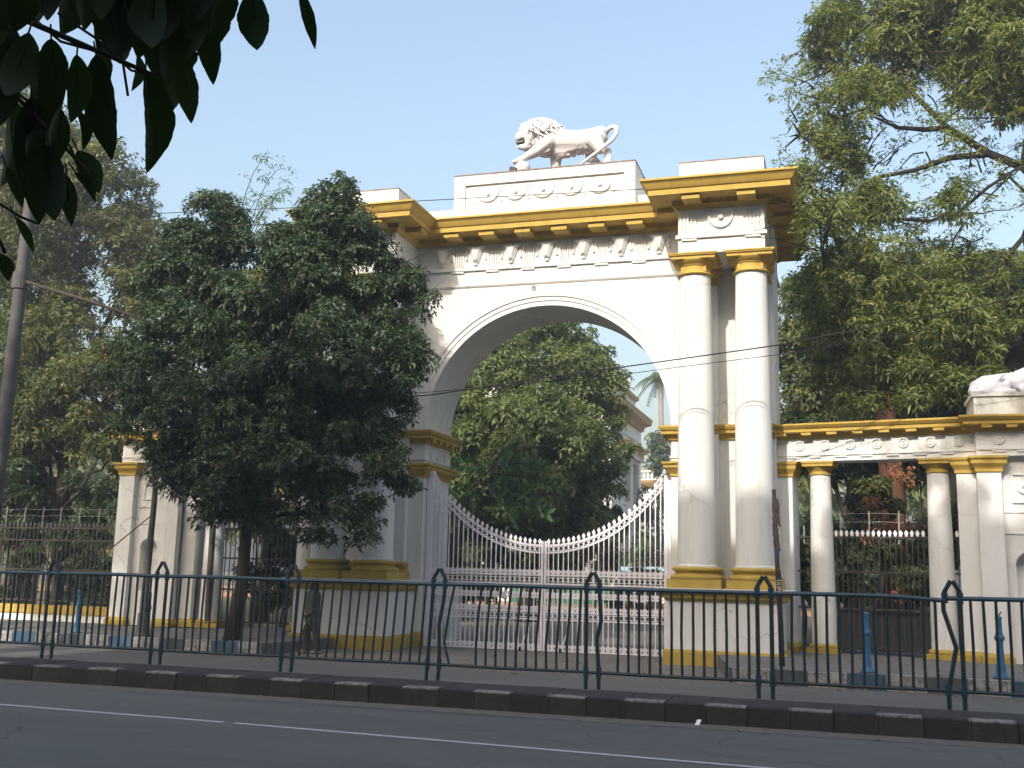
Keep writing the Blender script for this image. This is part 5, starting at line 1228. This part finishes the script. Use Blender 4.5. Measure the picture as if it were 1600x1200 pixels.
for q in ([(5.55,-24.1,3.0),(5.70,-23.8,2.86),(5.85,-23.62,2.80),(6.05,-23.52,2.84),(6.14,-23.48,2.86)],
          [(5.55,-24.1,3.0),(5.62,-23.85,2.75),(5.72,-23.68,2.60),(5.80,-23.6,2.50)],
          [(5.62,-23.85,2.75),(5.80,-23.64,2.70),(5.90,-23.59,2.66),(5.97,-23.57,2.70)],
          [(5.55,-24.1,3.0),(5.60,-23.8,2.62),(5.66,-23.68,2.45),(5.69,-23.64,2.36)]):
    b.tube(q, [.006,.0045,.0035,.003,.002][:len(q)], 6)
big = [((6.041,-23.516,2.722),(6.041,-23.541,2.815),.055),((6.125,-23.474,2.734),(6.116,-23.521,2.815),.025),((5.971,-23.529,2.663),(5.958,-23.587,2.775),.048),((5.932,-23.524,2.602),(5.928,-23.573,2.705),.045),
       ((5.86,-23.537,2.517),(5.885,-23.591,2.669),.060),((5.823,-23.572,2.53),(5.83,-23.645,2.678),.055),((5.722,-23.61,2.415),(5.744,-23.678,2.602),.07),((5.759,-23.579,2.421),(5.763,-23.606,2.495),.028),
       ((5.798,-23.569,2.476),(5.782,-23.609,2.536),.039),((5.791,-23.569,2.462),(5.774,-23.6,2.502),.018),((5.707,-23.632,2.437),(5.698,-23.665,2.493),.023),((5.71,-23.603,2.371),(5.697,-23.634,2.421),.02),((5.678,-23.616,2.321),(5.671,-23.638,2.363),.025)]
rN = random.Random(17)
def P1(px, py, d):   # a spot among the twigs given by two angles seen from the kerb, at distance d
    v = _w+_r*((px-800)/1672.63)-_u*((py-600)/1672.63); v.normalize(); return Vector((cx0, cy0, cz0))+v*d
fill = []
for i in range(24): fill.append((rN.uniform(-30, 350), rN.uniform(-105, -40), rN.uniform(-20, 10), rN.uniform(85, 120), rN.uniform(40, 54)))
for i in range(12): fill.append((rN.uniform(160, 345), rN.uniform(-50, 15), rN.uniform(-16, 8), rN.uniform(80, 110), rN.uniform(44, 58)))
for (x0_, y0_, x1_, y1_, w_) in [(30,-20,22,50,45),(-5,20,18,142,60),(45,50,10,150,50),(110,-25,95,55,60),(150,-5,148,65,45),(190,-15,165,82,60),(215,-20,215,92,60),(255,-25,250,84,65),(290,-15,295,90,50),
        (330,-30,352,47,40),(270,40,262,132,60),(120,85,110,192,38),(80,60,85,180,45),(15,150,0,292,60),(75,225,86,345,48),(215,85,205,142,22),(250,100,260,180,45),(-10,90,-5,200,60),(0,-30,-10,60,50),
        (120,170,128,235,20),(60,110,40,240,55),(95,170,70,270,40),(150,60,150,150,36),(230,30,240,118,55),(185,20,190,100,44),(20,60,-10,170,52)]:
    fill.append((x0_, y0_, x1_-x0_, y1_-y0_, w_))
for u, v, du, dv, w in fill:
    d = rN.uniform(1.75, 2.15); s = P1(u, v, d); e_ = P1(u+du, v+dv, d+rN.uniform(-.06, .06)); big.append((tuple(e_), tuple(s), w/1672*1.9))
def bigleaf(tip, base, w, rnd):
    tip = Vector(tip); base = Vector(base); L = (tip-base); ln = L.length; d = L.normalized()
    view = Vector((-.3, .94, .17)); s0 = d.cross(view).normalized()
    tw = rnd.uniform(-.5, .5); s0 = Matrix.Rotation(tw, 3, d) @ s0; nrm = s0.cross(d)
    bend = rnd.uniform(-.10, .10)*ln; vs = []; fs = []; N = 22
    for i in range(N+1):
        t = i/N; wd = w*.50*(math.sin(PI*t**.88)**.78)*(1-.10*t) if 0 < t < 1 else .0006
        wd *= 1+.025*math.sin(t*26+tw*9)+.02*math.sin(t*61+tw*5)
        c = base+L*t+s0*(bend*math.sin(PI*t)+.22*bend*max(0, t-.85)*6)+nrm*(.10*ln*math.sin(PI*t)*rnd.choice((1, 1)))
        vs += [c-s0*wd+nrm*wd*.35, c, c+s0*wd+nrm*wd*.35]
    for i in range(N):
        a = 3*i; fs += [(a, a+1, a+4, a+3), (a+1, a+2, a+5, a+4)]
    m0 = MB(); m0.add(vs, fs); m0.tube([base-d*.02, base, base+L*.5+nrm*(.10*ln)], [.0015, .0015, .001], 5)
    o = m0.build('leaf', LMN, NT, smooth=True)
    a = o.data.attributes.new('tint', 'FLOAT', 'FACE'); a.data.foreach_set('value', np.full(len(o.data.polygons), rnd.uniform(.1, .85), dtype=np.float32))
for t_, b_, w_ in big: bigleaf(t_, b_, w_, rN)
rK = random.Random(6)
for k in range(16):
    s_ = Vector((5, -23.5, 17.5)); e_ = s_+Vector((rK.uniform(-2.5, 3.6), rK.uniform(-2, 2.5), rK.uniform(-2.2, 3)))
    m_ = s_.lerp(e_, .5)+Vector((rK.uniform(-.4, .4), 0, rK.uniform(-.3, .5))); b.tube([s_, m_, e_], [.10, .07, .025], 6)
b.build('branch', BARK, NT, smooth=True)
C, ax, tint, rs, SC = crown([(5,-22,18.2,3.0),(7.5,-23,19,2.6),(3.5,-24,19,2.6),(6,-26,20.5,3),(8.5,-21,17.2,1.8),(4,-20.5,16.6,1.6)], 620, 400, sub=1.4, subr=.12, keep_in=.3)
leaves_mesh('crown', C, ax, tint, 6, .30, .10, LM1, NT, rs)
# street tree and building row on the viewer's side; they shade the road and the foot of the gateway
tree('shade tree beside the road on the near side at the left', (-13,-24,0), (-12.8,-23.5,12), [(-13.5,-22,15.5,2.6),(-11,-22,16.8,2.4),(-16,-22,16,2.4),(-12,-20.5,14.2,2.0),(-9.5,-23,15.6,1.8),(-18,-22,17.5,2.4),(-15,-23,18.5,2.3)], 3600, 6, .30, .10, LM1, 401, r0=.4, sub=2.5, subr=.4, every=1)
T = thing('street_building', 'plain block across the road behind the viewer, shading the road', 'building', (12, -38, 0))
b = MB(); b.box(-14, 60, -48, -36, 0, 28.3); b.build('wall', mat('block_wall', (.30,.31,.32), rough=.9), T)
b = MB(); b.box(-30, -14.02, -46, -37, 0, 20.5); b.build('low_wing', mat('block_wall_low', (.36,.33,.30), rough=.9), T)
b = MB()
for i in range(18):
    for j in range(8): b.box(-12+i*4, -10.4+i*4, -35.99, -35.93, 1.8+j*3.2, 3.6+j*3.2)
b.build('windows', GL, T)

# ================================================================== LITTER
rs = np.random.RandomState(12); n = 420
X = rs.uniform(-14, 12, n); Y = rs.uniform(-4.7, -.9, n); Y[:120] = rs.uniform(-5.6, -4.98, 120); X[:120] = rs.uniform(-8, 12, 120)
def gz(x, y): return .012 if (-4.7 < x < 4.7 or y < -4.96 or (x < 0 and y < -4.36)) else (.268 if x > 0 else .250)
b = MB()
for x, y in zip(X, Y):
    if -4.2 > y > -4.4 and x < 0: continue
    z = gz(x, y); a = rs.uniform(0, 6.3); l = rs.uniform(.03, .075); c, s = math.cos(a)*l, math.sin(a)*l
    b.add([(x-c,y-s,z),(x+s*.4,y-c*.4,z+.012),(x+c,y+s,z+.004),(x-s*.4,y+c*.4,z+.014)], [(0,1,2,3)])
b2 = b.build('fallen_leaves', mat('dry_leaf', (.38,.27,.08), (.18,.10,.04), scale=3, rough=.8)); tag(b2, 'dry yellow leaves scattered on the pavement and in the gutter', 'leaves', kind='stuff')
b = MB()
for k in range(26):
    x = rs.uniform(-6, 11); y = rs.uniform(-11.2, -10.65); l = rs.uniform(.02, .06); a = rs.uniform(0, 6.3); c, s = math.cos(a)*l, math.sin(a)*l
    b.add([(x-c,y-s,.008),(x+s*.5,y-c*.5,.016),(x+c,y+s,.01),(x-s*.5,y+c*.5,.018)], [(0,1,2,3)])
tag(b.build('gutter_litter', mat('litter', (.30,.25,.18), (.2,.1,.06), scale=5)), 'small dry leaves and scraps lying along the median kerb', 'litter', kind='stuff')
b = MB(); b.add([(5.05,-10.75,.006),(5.11,-10.78,.01),(5.13,-10.70,.07),(5.07,-10.68,.065)], [(0,1,2,3)]); tag(b.build('paper_scrap', IRONW), 'white scrap of paper on the road below the median kerb', 'paper')
b = MB(); b.add([(-1.75,-4.55,.012),(-1.55,-4.6,.02),(-1.5,-4.48,.05),(-1.7,-4.42,.045)], [(0,1,2,3)]); tag(b.build('yellow_wrapper', mat('wrapper', (.6,.55,.12))), 'crumpled yellow wrapper on the driveway near the walking man', 'wrapper')
bpy.data.objects.remove(me_p)
b = MB(); b.box(-160, 160, -80, 200, -1.0, 31)
HZ = bpy.data.materials.new('haze'); HZ.use_nodes = True; t = HZ.node_tree
for n_ in list(t.nodes): t.nodes.remove(n_)
o_ = t.nodes.new('ShaderNodeOutputMaterial'); v_ = t.nodes.new('ShaderNodeVolumePrincipled')
v_.inputs['Color'].default_value = (.86, .90, .95, 1); v_.inputs['Density'].default_value = .0020; v_.inputs['Anisotropy'].default_value = .2
t.links.new(v_.outputs[0], o_.inputs['Volume'])
h_ = b.build('haze', HZ); tag(h_, 'thin pale morning haze in the air', kind='stuff')
